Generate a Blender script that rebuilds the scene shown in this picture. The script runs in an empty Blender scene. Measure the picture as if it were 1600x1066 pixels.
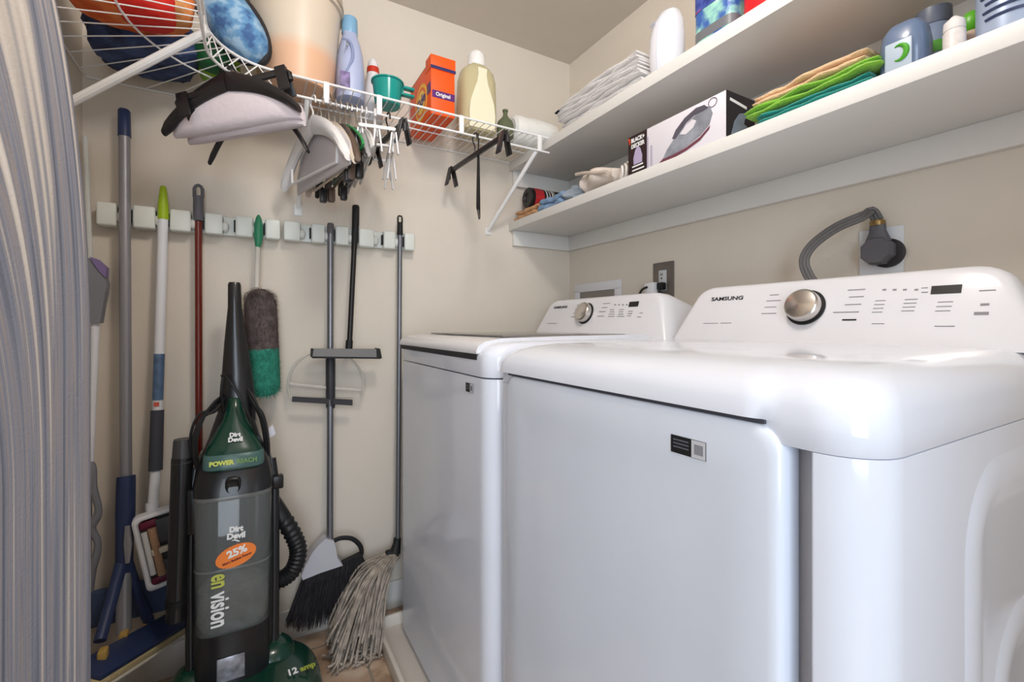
import bpy, bmesh, math, random
from math import sin, cos, pi, radians, sqrt
from mathutils import Vector, Matrix, noise
random.seed(7)
SC = bpy.context.scene
COL = SC.collection
V = Vector

# ---------------------------------------------------------------- camera, world, lights, exposure
CH, TH, FPX, HZ = 1.048, radians(29.73), 711.0, 509.0
cam = bpy.data.cameras.new('camera')
cam.sensor_width = 36; cam.lens = FPX / 1600 * 36; cam.shift_y = -(533 - HZ) / 1600
cam.clip_start = .02
co = bpy.data.objects.new('camera', cam); COL.objects.link(co)
co.location = (0, 0, CH); co.rotation_euler = (pi / 2, 0, -TH)
SC.camera = co
SC.view_settings.view_transform = 'Standard'; SC.view_settings.look = 'None'
SC.view_settings.gamma = 1; SC.view_settings.use_curve_mapping = False
SC.view_settings.exposure = -.10
W = bpy.data.worlds.new('world'); SC.world = W; W.use_nodes = True
W.node_tree.nodes['Background'].inputs[0].default_value = (0.72, 0.85, 1.0, 1)
W.node_tree.nodes['Background'].inputs[1].default_value = .45

def area(name, loc, rot, sx, sy, power, col, shape='RECTANGLE'):
    l = bpy.data.lights.new(name, 'AREA'); l.shape = shape; l.size = sx
    if shape in ('RECTANGLE', 'ELLIPSE'): l.size_y = sy
    l.energy = power; l.color = col
    o = bpy.data.objects.new(name, l); COL.objects.link(o); o.location = loc; o.rotation_euler = rot
    return o
XL, XR, YB, ZC = -.41, 1.272, 1.692, 2.253
lb = bpy.data.lights.new('ceiling_lamp', 'POINT'); lb.energy = 22; lb.color = (1, .94, .88); lb.shadow_soft_size = .11
lo_ = bpy.data.objects.new('ceiling_lamp', lb); COL.objects.link(lo_); lo_.location = (.30, .42, ZC - .14)
area('doorway_daylight', (-.50, -1.5, 1.30), (radians(88), 0, radians(-24)), 1.2, 1.8, 55.0, (.79, .89, 1))

# ---------------------------------------------------------------- helpers
def lin(c):
    out = []
    for v in c[:3]:
        v /= 255
        out.append(v / 12.92 if v <= .04045 else ((v + .055) / 1.055) ** 2.4)
    return (*out, 1)

def M(name, c, rough=.5, metal=0, trans=0, alpha=1, bump=0, bscale=60, var=0, vscale=8, coat=0, ior=1.45, spec=.5, sheen=0, stretch=None):
    m = bpy.data.materials.new(name); m.use_nodes = True
    nt = m.node_tree; b = nt.nodes['Principled BSDF']
    b.inputs['Base Color'].default_value = lin(c); b.inputs['Roughness'].default_value = rough
    b.inputs['Metallic'].default_value = metal; b.inputs['Transmission Weight'].default_value = trans
    b.inputs['Alpha'].default_value = alpha; b.inputs['IOR'].default_value = ior
    b.inputs['Coat Weight'].default_value = coat; b.inputs['Specular IOR Level'].default_value = spec
    b.inputs['Sheen Weight'].default_value = sheen
    tc = nt.nodes.new('ShaderNodeTexCoord'); src = tc.outputs['Object']
    if stretch:
        mp = nt.nodes.new('ShaderNodeMapping'); mp.inputs['Scale'].default_value = stretch
        nt.links.new(src, mp.inputs[0]); src = mp.outputs[0]
    if var or True:
        n = nt.nodes.new('ShaderNodeTexNoise'); n.inputs['Scale'].default_value = vscale; n.inputs['Detail'].default_value = 4
        nt.links.new(src, n.inputs['Vector'])
        r = nt.nodes.new('ShaderNodeValToRGB'); v = max(var, .015)
        l = lin(c)
        r.color_ramp.elements[0].position = .3; r.color_ramp.elements[1].position = .7
        r.color_ramp.elements[0].color = (*[x * (1 - v) for x in l[:3]], 1)
        r.color_ramp.elements[1].color = (*[min(1, x * (1 + v)) for x in l[:3]], 1)
        nt.links.new(n.outputs[0], r.inputs[0]); nt.links.new(r.outputs[0], b.inputs['Base Color'])
    if bump:
        n2 = nt.nodes.new('ShaderNodeTexNoise'); n2.inputs['Scale'].default_value = bscale; n2.inputs['Detail'].default_value = 3
        nt.links.new(src, n2.inputs['Vector'])
        bp = nt.nodes.new('ShaderNodeBump'); bp.inputs['Strength'].default_value = bump; bp.inputs['Distance'].default_value = .01
        nt.links.new(n2.outputs[0], bp.inputs['Height']); nt.links.new(bp.outputs[0], b.inputs['Normal'])
    return m

def ray(px, py):
    u = (px - 800) / FPX
    return V((sin(TH) + cos(TH) * u, cos(TH) - sin(TH) * u, (HZ - py) / FPX))
CAM = V((0, 0, CH))
def PX(px, py, X=None, Y=None, Z=None):      # the point of the room seen at that place of the photo, on the plane X, Y or Z
    r = ray(px, py)
    t = X / r.x if X is not None else (Y / r.y if Y is not None else (Z - CH) / r.z)
    return CAM + r * t
def RP(px, py, p, n):                        # same on any plane
    r = ray(px, py); return CAM + r * ((V(p) - CAM).dot(n) / r.dot(n))
def frame(o, right, up):
    r = V(right).normalized(); u = V(up); u = (u - r * u.dot(r)).normalized(); n = r.cross(u)
    return Matrix(((r.x, u.x, n.x, o[0]), (r.y, u.y, n.y, o[1]), (r.z, u.z, n.z, o[2]), (0, 0, 0, 1)))

class MB:
    def __init__(s): s.b = bmesh.new()
    def _merge(s, t):
        me = bpy.data.meshes.new('t'); t.to_mesh(me); t.free(); s.b.from_mesh(me); bpy.data.meshes.remove(me); return s
    def box(s, x0, x1, y0, y1, z0, z1, bev=0, seg=2, mat=None):
        t = bmesh.new(); bmesh.ops.create_cube(t, size=1)
        for v in t.verts:
            v.co = V(((x0 + x1) / 2 + v.co.x * (x1 - x0), (y0 + y1) / 2 + v.co.y * (y1 - y0), (z0 + z1) / 2 + v.co.z * (z1 - z0)))
        if bev: bmesh.ops.bevel(t, geom=t.edges[:], offset=bev, segments=seg, affect='EDGES', profile=.5)
        if mat: bmesh.ops.transform(t, matrix=mat, verts=t.verts)
        return s._merge(t)
    def rings(s, rings, cap0=True, cap1=True, closed=False):
        b = s.b; vs = [[b.verts.new(p) for p in r] for r in rings]; n = len(rings[0])
        pairs = list(zip(vs[:-1], vs[1:]))
        if closed: pairs.append((vs[-1], vs[0]))
        for A, B in pairs:
            for i in range(n):
                j = (i + 1) % n
                try: b.faces.new((A[i], A[j], B[j], B[i]))
                except ValueError: pass
        if not closed:
            if cap0: b.faces.new(vs[0][::-1])
            if cap1: b.faces.new(vs[-1])
        return s
    def tube(s, pts, r, seg=8, closed=False, flat=1.0, flatdir=None):
        pts = [V(p) for p in pts]; n = len(pts); rr = r if isinstance(r, (list, tuple)) else [r] * n
        tang = []
        for i in range(n):
            a = pts[(i - 1) % n] if closed or i else pts[i]; c = pts[(i + 1) % n] if closed or i < n - 1 else pts[i]
            tang.append((c - a).normalized() if (c - a).length > 1e-9 else V((0, 0, 1)))
        ref = V(flatdir) if flatdir else (V((0, 0, 1)) if abs(tang[0].z) < .9 else V((1, 0, 0)))
        nrm = (ref - tang[0] * ref.dot(tang[0])).normalized(); R = []
        for i in range(n):
            nrm = nrm - tang[i] * nrm.dot(tang[i]); nrm.normalize(); bi = tang[i].cross(nrm)
            R.append([pts[i] + (nrm * cos(2 * pi * k / seg) + bi * sin(2 * pi * k / seg) * flat) * rr[i] for k in range(seg)])
        return s.rings(R, closed=closed)
    def lathe(s, prof, o=(0, 0, 0), mat=None, seg=28):
        mt = mat or Matrix.Translation(V(o))
        return s.rings([[mt @ V((r * cos(2 * pi * k / seg), r * sin(2 * pi * k / seg), z)) for k in range(seg)] for r, z in prof])
    def ell(s, c, h, e=1.0, namp=0, nsc=8, seed=0, sub=4, zmin=None, mat=None):
        t = bmesh.new(); bmesh.ops.create_icosphere(t, subdivisions=sub, radius=1)
        for v in t.verts:
            p = v.co.copy(); q = V([math.copysign(abs(x) ** e, x) for x in p])
            d = 1 + namp * noise.noise(p * nsc * .3 + V((seed * 7.1, seed, 0))) + namp * .5 * noise.noise(p * nsc * .8 + V((seed, 3, seed)))
            q = V((q.x * h[0], q.y * h[1], q.z * h[2])) * d
            if mat: q = mat @ q
            q += V(c)
            if zmin is not None and q.z < zmin: q.z = zmin
            v.co = q
        return s._merge(t)
    def poly(s, pts, dirv):                    # prism of a flat outline along a vector
        d = V(dirv); return s.rings([[V(p) for p in pts], [V(p) + d for p in pts]])
    def text(s, txt, size, mt, ex=.0006, off=0, align='CENTER', shear=0, sx=1):
        c = bpy.data.curves.new('t', 'FONT'); c.body = txt; c.size = size; c.extrude = ex; c.offset = off
        c.align_x = align; c.align_y = 'CENTER'; c.shear = shear; c.resolution_u = 3
        o = bpy.data.objects.new('t', c); COL.objects.link(o)
        dg = bpy.context.evaluated_depsgraph_get(); me = bpy.data.meshes.new_from_object(o.evaluated_get(dg))
        me.transform(mt @ Matrix.Diagonal((sx, 1, 1, 1))); s.b.from_mesh(me)
        bpy.data.objects.remove(o); bpy.data.curves.remove(c); bpy.data.meshes.remove(me); return s

ORG = {}
def part(name, mb, mat, parent=None, org=None, ang=35, label=None):
    """links the shapes collected in mb as ONE mesh object; mb is in room coordinates unless the thing has local shapes"""
    b = mb.b; bmesh.ops.recalc_face_normals(b, faces=b.faces)
    o0 = V(org) if org is not None else (ORG[parent.name] if parent else V((0, 0, 0)))
    if o0.length: bmesh.ops.translate(b, verts=b.verts, vec=-o0)
    me = bpy.data.meshes.new(name); b.to_mesh(me); b.free()
    me.materials.append(mat)
    if ang and len(me.polygons):
        me.polygons.foreach_set('use_smooth', [True] * len(me.polygons)); me.set_sharp_from_angle(angle=radians(ang))
    o = bpy.data.objects.new(name, me); COL.objects.link(o)
    if parent: o.parent = parent
    else: o.location = o0
    ORG[o.name] = o0
    if label: o['label'] = label
    return o
def tag(o, label, cat, group=None):
    o['label'] = label; o['category'] = cat
    if group: o['group'] = group
    return o
def thing(name, label, cat, loc, group=None, rot=None):
    o = bpy.data.objects.new(name, None); COL.objects.link(o); o.location = loc; o.empty_display_size = .05
    ORG[o.name] = V(loc)
    if rot is not None: o.rotation_euler = rot; ORG[o.name] = V((0, 0, 0))
    return tag(o, label, cat, group)
def struct(name, mb, mat, ang=35):
    o = part(name, mb, mat, None, ang=ang); o['kind'] = 'structure'; return o
def sell(cx, cy, z, hx, hy, n=2.0, seg=36, tilt=0):    # superellipse ring
    out = []
    for k in range(seg):
        a = 2 * pi * k / seg; c, s_ = cos(a), sin(a)
        out.append(V((cx + hx * math.copysign(abs(c) ** (2 / n), c), cy + hy * math.copysign(abs(s_) ** (2 / n), s_), z)))
    return out
def rrect(a0, a1, b0, b1, r, k=6):                      # rounded rectangle outline, 2D
    r = min(r, (a1 - a0) / 2 - 1e-4, (b1 - b0) / 2 - 1e-4); o = []
    for cx, cy, s in ((a1 - r, b1 - r, 0), (a0 + r, b1 - r, 90), (a0 + r, b0 + r, 180), (a1 - r, b0 + r, 270)):
        for i in range(k + 1):
            t = radians(s + 90 * i / k); o.append((cx + r * cos(t), cy + r * sin(t)))
    return o
def bez(p, n=24):                                       # smooth curve through the points
    p = [V(q) for q in p]; out = []
    for i in range(len(p) - 1):
        a, b, c, d = p[max(i - 1, 0)], p[i], p[i + 1], p[min(i + 2, len(p) - 1)]
        m = max(2, n // (len(p) - 1))
        for k in range(m):
            t = k / m
            out.append(.5 * ((2 * b) + (c - a) * t + (2 * a - 5 * b + 4 * c - d) * t * t + (3 * b - a - 3 * c + d) * t ** 3))
    return out + [p[-1]]

# ---------------------------------------------------------------- materials
wall_m = M('wall_paint', (222, 213, 200), .75, bump=.06, bscale=180)
ceil_m = M('ceiling_paint', (214, 206, 196), .85, bump=.06, bscale=140)
trim_m = M('trim_paint', (226, 224, 220), .45)
shelf_m = M('shelf_paint', (226, 225, 222), .45, bump=.03, bscale=90)
enamel = M('white_enamel', (222, 226, 236), .09)
enamel2 = M('white_plastic', (226, 226, 231), .16)
door_m = M('door_enamel', (218, 224, 235), .12)
wire_m = M('white_wire', (238, 238, 238), .35)
blackp = M('black_plastic', (24, 23, 24), .35)
blackm = M('black_matte', (22, 22, 24), .6)
darkslot = M('dark_gap', (40, 42, 48), .6)
chrome = M('brushed_chrome', (205, 200, 196), .2, metal=1)
silver = M('silver_plastic', (170, 170, 172), .35, metal=.5)
steel = M('grey_steel_pole', (128, 130, 136), .32, metal=.7)
steel_lt = M('grey_pole', (150, 150, 156), .38, metal=.4)
ink = M('dark_ink', (40, 40, 46), .6)
ink_lt = M('grey_ink', (140, 138, 142), .6)
whitep = M('white_paint_ink', (236, 236, 236), .6)

# ---------------------------------------------------------------- room
def tile_floor():
    m = M('stone_tile', (186, 160, 138), .35)
    nt = m.node_tree; b = nt.nodes['Principled BSDF']; tc = nt.nodes.new('ShaderNodeTexCoord')
    n1 = nt.nodes.new('ShaderNodeTexNoise'); n1.inputs['Scale'].default_value = 7; n1.inputs['Detail'].default_value = 9; n1.inputs['Distortion'].default_value = 1.4
    nt.links.new(tc.outputs['Object'], n1.inputs['Vector'])
    r = nt.nodes.new('ShaderNodeValToRGB'); e = r.color_ramp.elements
    e[0].position = .3; e[0].color = lin((150, 122, 100)); e[1].position = .72; e[1].color = lin((214, 194, 174))
    x = r.color_ramp.elements.new(.5); x.color = lin((188, 160, 136))
    nt.links.new(n1.outputs[0], r.inputs[0])
    br = nt.nodes.new('ShaderNodeTexBrick'); br.offset = 0; br.inputs['Scale'].default_value = 1
    br.inputs['Mortar Size'].default_value = .004; br.inputs['Brick Width'].default_value = .45; br.inputs['Row Height'].default_value = .45
    br.inputs['Mortar'].default_value = lin((150, 138, 124))
    mp = nt.nodes.new('ShaderNodeMapping'); mp.inputs['Location'].default_value = (.14, .2, 0)
    nt.links.new(tc.outputs['Object'], mp.inputs[0]); nt.links.new(mp.outputs[0], br.inputs['Vector'])
    nt.links.new(r.outputs[0], br.inputs['Color1']); nt.links.new(r.outputs[0], br.inputs['Color2'])
    nt.links.new(br.outputs['Color'], b.inputs['Base Color'])
    return m
struct('floor', MB().box(XL - .1, XR + .1, -2.6, YB + .1, -.08, 0), tile_floor())
struct('ceiling', MB().box(XL - .1, XR + .1, -.7, YB + .1, ZC, ZC + .08), ceil_m)
struct('wall_left', MB().box(XL - .1, XL, -.45, YB + .1, 0, ZC), wall_m)
struct('wall_back', MB().box(XL, XR + .1, YB, YB + .1, 0, ZC), wall_m)
struct('wall_right', MB().box(XR, XR + .1, -.7, YB, 0, ZC), wall_m)
struct('wall_front_blocker', MB().box(.22, XR, -.70, -.60, 0, ZC), wall_m)  # unseen wall, added to keep doorway light off the dryer side and shelf undersides
struct('baseboard_back', MB().box(XL + .012, XR, YB - .012, YB, 0, .10, .003), trim_m)
struct('baseboard_left', MB().box(XL, XL + .012, -.45, YB, 0, .10, .003), trim_m)

# ---------------------------------------------------------------- washer and dryer
XF, XBK = .45, 1.20
def plan(x0, x1, y0, y1, rf, k=8):     # outline seen from above, front corners rounded
    o = [V((x1, y1, 0))]
    for i in range(k + 1):
        t = radians(90 + 90 * i / k); o.append(V((x0 + rf + rf * cos(t), y1 - rf + rf * sin(t), 0)))
    m = 64
    for i in range(1, m): o.append(V((x0, y1 - rf + (y0 - y1 + 2 * rf) * i / m, 0)))
    for i in range(k + 1):
        t = radians(180 + 90 * i / k); o.append(V((x0 + rf + rf * cos(t), y0 + rf + rf * sin(t), 0)))
    o.append(V((x1, y0, 0)))
    return o
def at_z(pl, z): return [V((p.x, p.y, z)) for p in pl]

def make_console(root, y0, y1, zb=1.008, zt=1.147, xb=.985, xt=1.035):
    fx = lambda z: xb + (z - zb) * (xt - xb) / (zt - zb)
    def outline(d, top):
        a0, a1 = y0 + .004 + d, y1 - .004 - d; b0, b1 = y0 + .062 + d, y1 - .062 - d; zt_ = top - d; pts = [(a1, zb), (a0, zb)]
        R = .026
        for (px_, sgn) in ((b0, -1), (b1, 1)):
            tr = []
            base = (a0 if sgn < 0 else a1)
            p0 = V((base + (px_ - base) * .78, zb + (zt_ - zb) * .78)); p1 = V((px_, zt_)); p2 = V((px_ - sgn * R * 1.6, zt_))
            for i in range(7):
                t = i / 6; q = p0 * (1 - t) ** 2 + p1 * 2 * t * (1 - t) + p2 * t * t; tr.append((q.x, q.y))
            pts += tr if sgn < 0 else tr[::-1]
        return pts
    def ring(d, dx, top, flat=None):
        return [V(((fx(z) + dx) if flat is None else flat, y, z)) for y, z in outline(d, top)]
    mb = MB().rings([ring(.012, 0, zt), ring(.005, .0015, zt), ring(0, .009, zt), ring(0, .05, zt - .002), ring(.014, 0, zt - .018, XBK)])
    c = part('console', mb, enamel2, root, ang=50)
    n = V((-(zt - zb), 0, xt - xb)).normalized()
    return c, fx, V((xb, 0, zb)), n
UPF = V((.05, 0, .139))
def fmat(p, n, lift=.0008): return frame(p + n * lift, (0, -1, 0), UPF)

def console_details(root, con, p0, n, kn, kr, brand, brand_px, marks, disp, sub):
    K = RP(*kn, p0, n); mt = fmat(K, n, 0)
    kb = part('knob', MB().lathe([(kr * 1.0, .0), (kr * 1.02, .012), (kr * .99, .022), (kr * .9, .0255), (kr * .86, .026), (.001, .0285)], mat=mt, seg=40), chrome, root, label='brushed chrome dial')
    part('knob_ring', MB().lathe([(kr * 1.12, 0), (kr * 1.15, .002), (kr * 1.1, .0035)], mat=mt, seg=40), blackm, kb)
    tb = MB()
    P = RP(*brand_px[:2], p0, n); tb.text('SAMSUNG', brand_px[2], fmat(P, n), off=.0002, sx=1.42)
    part('lettering', tb, ink, con)
    mk = MB()
    for x0, x1, y, h in marks:
        a, b = RP(x0, y, p0, n), RP(x1, y, p0, n); c = (a + b) / 2; w = abs(a.y - b.y) / 2
        mk.box(-w, w, -h / 2, h / 2, 0, .0005, mat=fmat(c, n, .0003))
    part('legend_marks', mk, ink_lt, con)
    a, b = RP(disp[0], disp[2], p0, n), RP(disp[1], disp[3], p0, n)
    c = (a + b) / 2; part('display', MB().box(-abs(a.y - b.y) / 2, abs(a.y - b.y) / 2, -sub, sub, 0, .001, mat=fmat(c, n, .0002)), blackp, con)

def sticker(root, p, w, h, right, up):
    mt = frame(p, right, up)
    s = part('sticker', MB().box(-w, w, -h, h, 0, .0006, mat=mt), blackm, root, label='small black and white label')
    b = MB().box(w * .22, w * .98, -h * .96, h * .96, .0006, .001, mat=mt)
    part('sticker_panel', b, M('sticker_grey', (200, 200, 204), .5), s)
    k = MB()
    for i in range(7): k.box(w * (.40 + .07 * i), w * (.40 + .07 * i + .03), -h * .55, h * .55, .001, .0013, mat=mt)
    for j in range(3): k.box(-w * .85, w * .05, h * (.45 - .4 * j), h * (.6 - .4 * j), .0006, .001, mat=mt)
    part('sticker_print', k, M('sticker_ink', (95, 95, 104), .6), s)

# ---- dryer
D0, D1 = .177, .862
dr = thing('dryer', 'white electric dryer with a wide front door, beside the washing machine', 'dryer', (.82, .52, 0))
cor = plan(XF, XBK, D0, D1, .050)
prof = []
for p in cor:
    x, y = p.x, p.y
    if abs(x - XF) < 1e-6 and D0 + .0505 < y < D1 - .03: continue
    prof.append(p)
i0 = max(i for i, p in enumerate(prof) if p.y > D1 - .05 and p.x < XF + .04)
ins = [V((XF + .003, D1 - .050, 0)), V((XF + .012, D1 - .0535, 0)), V((XF + .028, D1 - .055, 0)), V((XF + .034, D1 - .06, 0)), V((XF + .034, D0 + .066, 0)), V((XF + .026, D0 + .0595, 0)), V((XF + .012, D0 + .0560, 0)), V((XF + .004, D0 + .0535, 0)), V((XF + .001, D0 + .0515, 0))]
prof = prof[:i0 + 1] + ins + prof[i0 + 1:]
cb = MB().rings([at_z(prof, .025), at_z(prof, .9308)])
for (a0, a1, z0, z1, d) in ((.655, 1.12, .10, .885, 0), (.735, 1.05, .20, .70, .001)):      # pressed panels of the side
    R = []
    for ins_, dd in ((-.016, -.001), (-.006, .0025), (.006, .004), (.022, .004), (.036, .0012)):
        R.append([V((x, D0 - d - dd, z)) for x, z in rrect(a0 + ins_, a1 - ins_, z0 + ins_, z1 - ins_, .085 - ins_, 10)])
    cb.rings(R, cap0=False)
part('cabinet', cb, enamel, dr, ang=30)
cap = []
for z, ix, iy in ((.9312, .0008, .0008), (.9322, 0, 0), (.9520, 0, 0), (.9538, 0, 0), (.972, .002, .002), (.986, .010, .008), (.998, .027, .020), (1.006, .05, .034), (1.011, .09, .046), (1.013, .16, .06)):
    r = []
    for p in plan(XF + ix, XBK, D0 + iy, D1 - iy, .050 + ix * .3):
        q = V((p.x, p.y, z))
        if z >= .953 and ix < .05: q.x -= .009 * max(0, min(1, (XF + .06 - p.x) / .05)) * min(1, max(0, (p.y - D0 - .088) / .02)) * min(1, max(0, (D1 - .01 - p.y) / .03))
        r.append(q)
    cap.append(r)
part('top_panel', MB().rings(cap), enamel, dr, ang=60)
dm = MB(); R = []
for x, ins_ in ((.476, 0), (.452, 0), (.4475, .0015), (.4445, .006), (.443, .013), (.443, .050), (.4433, .062), (.4442, .080), (.4446, .10)):
    R.append([V((x, y, z)) for y, z in rrect(D0 + .0765 + ins_, D1 - .058 - ins_, .09 + ins_, .9495 - ins_, max(.028 - ins_ * .4, .015), 7)])
dd = part('door', dm.rings(R), door_m, dr, ang=45)
part('door_gap_shade', MB().box(XF - .004, XF + .02, D0 + .094, D1 - .066, .9490, .9535), M('gap_shade_grey', (66, 66, 76), .6), dr)  # dark strip painting the shadow under the top panel's overhang above the door
sticker(dd, PX(1075, 699, X=.4428), .0245, .0105, (0, -1, 0), (0, 0, 1))
for k, (x, y) in enumerate(((.5, D0 + .06), (.5, D1 - .06), (1.15, D0 + .06), (1.15, D1 - .06))):
    part('foot', MB().lathe([(.02, 0), (.022, .008), (.012, .012), (.012, .028)], (x, y, 0), seg=14), blackm, dr)
con, fx, p0, n = make_console(dr, D0, D1)
mk = [(1203, 1217, 461, .0016), (1198, 1220, 470, .0016), (1195, 1213, 480, .0016), (1190, 1213, 490, .0016), (1325, 1352, 453, .0016), (1327, 1350, 464, .0016),
      (1320, 1346, 476, .0016), (1302, 1342, 488, .0018), (1099, 1122, 505.5, .0014), (1126, 1143, 505, .0014)]
for y in (470, 476, 482, 488): mk += [(1368 - (y - 470) * .3, 1384 - (y - 470) * .3, y, .0012), (1414 - (y - 470) * .3, 1434 - (y - 470) * .3, y - 2, .0012)]
for y in (472, 479, 486): mk.append((1466 - (y - 470) * .3, 1490 - (y - 470) * .3, y, .0012))
for x in (1382, 1398, 1414, 1432): mk.append((x - 3, x + 3, 453, .003))
mk += [(1440, 1450, 450, .0012), (1440, 1450, 457, .0016), (1530, 1556, 454, .0014), (1532, 1546, 476, .0035), (1522, 1545, 490, .005), (1362, 1382, 506, .0012), (1460, 1492, 510, .0014)]
console_details(dr, con, p0, n, (1259, 481), .034, 'x', (1136, 467, .0135), mk, (1455, 1503, 455, 450), .0075)
part('indicator_slot', MB().box(-.012, .012, -.0015, .0015, 0, .0006, mat=fmat(RP(1327, 500, p0, n), n, .0003)), ink, con)

# ---- washer
W0, W1, WX = .872, 1.558, .442
wa = thing('washing_machine', 'white top-loading washing machine beside the mop, lid slot along its front edge', 'washing machine', (.82, 1.21, 0))
pl = plan(WX, XBK, W0, W1, .045)
part('cabinet', MB().rings([at_z(pl, .03), at_z(pl, .93)]), enamel, wa, ang=40)
cap = []
for z, ix, iy in ((.933, .0005, .0005), (.935, 0, 0), (.975, 0, 0), (.988, .003, .003), (1.0, .012, .008), (1.008, .03, .016), (1.012, .06, .025), (1.013, .12, .035)):
    cap.append(at_z(plan(WX + ix, XBK, W0 + iy, W1 - iy, .045 + ix * .25), z))
part('top_frame', MB().rings(cap), enamel, wa, ang=60)
lp = [(WX - .004, .984), (WX - .005, .992), (WX + .001, 1.003), (WX + .018, 1.012), (WX + .06, 1.018), (.70, 1.0215), (.94, 1.023), (.975, 1.020), (.975, 1.008), (WX + .04, 1.0), (WX + .012, .990)]
lid = part('lid', MB().poly([V((x, W0 + .055, z)) for x, z in lp], (0, W1 - W0 - .075, 0)), enamel2, wa, ang=40)
part('lid_window', MB().box(.53, .93, W0 + .10, W1 - .07, 1.0195, 1.0245, .002), M('smoked_glass', (120, 116, 112), .1), lid)
part('handle_recess', MB().box(WX - .0015, WX + .02, W0 + .062, W1 - .027, .970, .984), darkslot, wa)
sticker(wa, PX(733.5, 606, X=WX - .001), .020, .0105, (0, -1, 0), (0, 0, 1))
for (x, y) in ((.5, W0 + .06), (.5, W1 - .06), (1.15, W0 + .06), (1.15, W1 - .06)):
    part('foot', MB().lathe([(.02, .012), (.022, .02), (.012, .024), (.012, .032)], (x, y, 0), seg=14), blackm, wa)
con, fx, p0, n = make_console(wa, W0, W1)
s5 = 5.714
mk = []
for x0, x1, y in ((465, 490, 440), (450, 478, 478), (435, 470, 510), (412, 450, 545), (700, 762, 425), (690, 738, 462), (665, 722, 498), (650, 708, 538), (200, 285, 603), (760, 795, 480), (760, 800, 500),
                  (750, 800, 520), (745, 800, 540), (845, 885, 480), (840, 880, 500), (835, 880, 520), (825, 890, 540), (925, 965, 495), (920, 960, 515), (915, 950, 535), (1025, 1055, 510), (1005, 1040, 545)):
    mk.append((820 + x0 / s5, 820 + x1 / s5, 400 + y / s5, .002))
for x in (800, 835, 870, 905): mk.append((820 + x / s5, 820 + (x + 14) / s5, 400 + 437 / s5, .004))
console_details(wa, con, p0, n, (915.5, 490), .034, 'x', (876, 480.5, .0135), mk, (983, 998, 476.5, 474.5), .0085)

# ---- drip pan below the washer
pan = thing('drip_pan', 'shallow off-white drip pan on the floor beneath the washing machine', 'drip pan', (.80, 1.21, 0))
pm = M('pan_plastic', (214, 205, 196), .4)
part('pan_floor', MB().box(.372, 1.24, .868, 1.575, 0, .010), pm, pan)
rim = []
for (x0, x1, y0, y1) in ((.360, .374, .866, 1.58), (1.235, 1.248, .866, 1.58), (.360, 1.248, 1.57, 1.583)):
    rim.append((x0, x1, y0, y1))
rb = MB()
for r_ in rim: rb.box(*r_, 0, .048, .004)
part('pan_rim', rb, M('pan_rim_plastic', (222, 214, 204), .4), pan)

# ---------------------------------------------------------------- shelves on the right wall
def wall_shelf(z0, z1, label, zc):
    t = thing('wall_shelf', label, 'shelf', (1.1, .6, z0), 'painted board shelves above the machines')
    part('board', MB().box(.950, XR, -.55, YB, z0, z1, .0015), shelf_m, t)
    part('cleat', MB().box(XR - .018, XR, -.55, YB - .018, zc, z0, .001), trim_m, t)
    part('cleat', MB().box(.966, XR, YB - .018, YB, zc, z0, .001), trim_m, t)
ZL, ZU = 1.485, 1.741
wall_shelf(1.452, ZL, 'lower white wall shelf, holding the iron box and folded coloured towels', 1.389)
wall_shelf(1.706, ZU, 'upper white wall shelf, holding the stack of white towels', 1.643)

# ---------------------------------------------------------------- wire shelf along the back and left walls
ws = thing('wire_shelf', 'white coated wire closet shelf turning the corner above the mops', 'wire shelf', (.3, YB, 1.74))
ZT, ZLO, YF, CX, CY, RI = 1.744, 1.690, 1.400, .055, 1.252, .148
GX, GY = .115, 1.19      # the corner wires fan out from here
deck = MB(); rw = .0016
x = .135
while x < .952:
    deck.tube([(x, YB - .004, ZT), (x, YF - .001, ZT)], rw, 5); x += .0254
lipw = []
for k in range(0, 17):
    a = radians(94 + 5.6 * k); d = V((cos(a), sin(a), 0)); g = V((GX, GY, ZT)); oc = g - V((CX, CY, ZT))
    if d.y > 1e-6 and (g + d * ((YF - GY) / d.y)).x > CX: ri = (YF - GY) / d.y
    else:
        bq = oc.dot(d); ri = -bq + sqrt(max(0, bq * bq - oc.dot(oc) + RI * RI))
        if (g + d * ri).y < CY: ri = (CX - RI - GX) / d.x
    ro = min((XL + .006 - GX) / d.x if d.x < -1e-6 else 9, (YB - .006 - GY) / d.y if d.y > 1e-6 else 9)
    deck.tube([g + d * ro, g + d * ri], rw, 5); lipw.append(g + d * ri)
for i in range(2, 14, 2):
    p, q = lipw[i], lipw[min(i + 2, len(lipw) - 1)]
    deck.tube([p, V((q.x, q.y, ZLO))], rw, 5); deck.tube([q, V((p.x, p.y, ZLO))], rw, 5)
y = CY - .0254 * 3
while y > .80:
    deck.tube([(XL + .004, y, ZT), (CX - RI, y, ZT)], rw, 5); y -= .0254
part('deck_wires', deck, wire_m, ws)
def rail_path(r, z):
    pts = [(.958, CY + r, z), (.5, CY + r, z)]
    for i in range(13):
        a = radians(90 + 90 * i / 12); pts.append((CX + r * cos(a), CY + r * sin(a), z))
    return pts + [(CX - r, .80, z)]
part('front_rod', MB().tube(rail_path(RI, ZT), .0036, 8), wire_m, ws)
part('hanging_rod', MB().tube(rail_path(RI, ZLO), .0036, 8), wire_m, ws)
mid = MB().tube(rail_path(RI + .16, ZT - .004), .0026, 6)
mid.tube([(.958, YB - .006, ZT - .004), (XL + .008, YB - .006, ZT - .004), (XL + .008, .8, ZT - .004)], .0026, 6)
part('cross_rod', mid, wire_m, ws)
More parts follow.
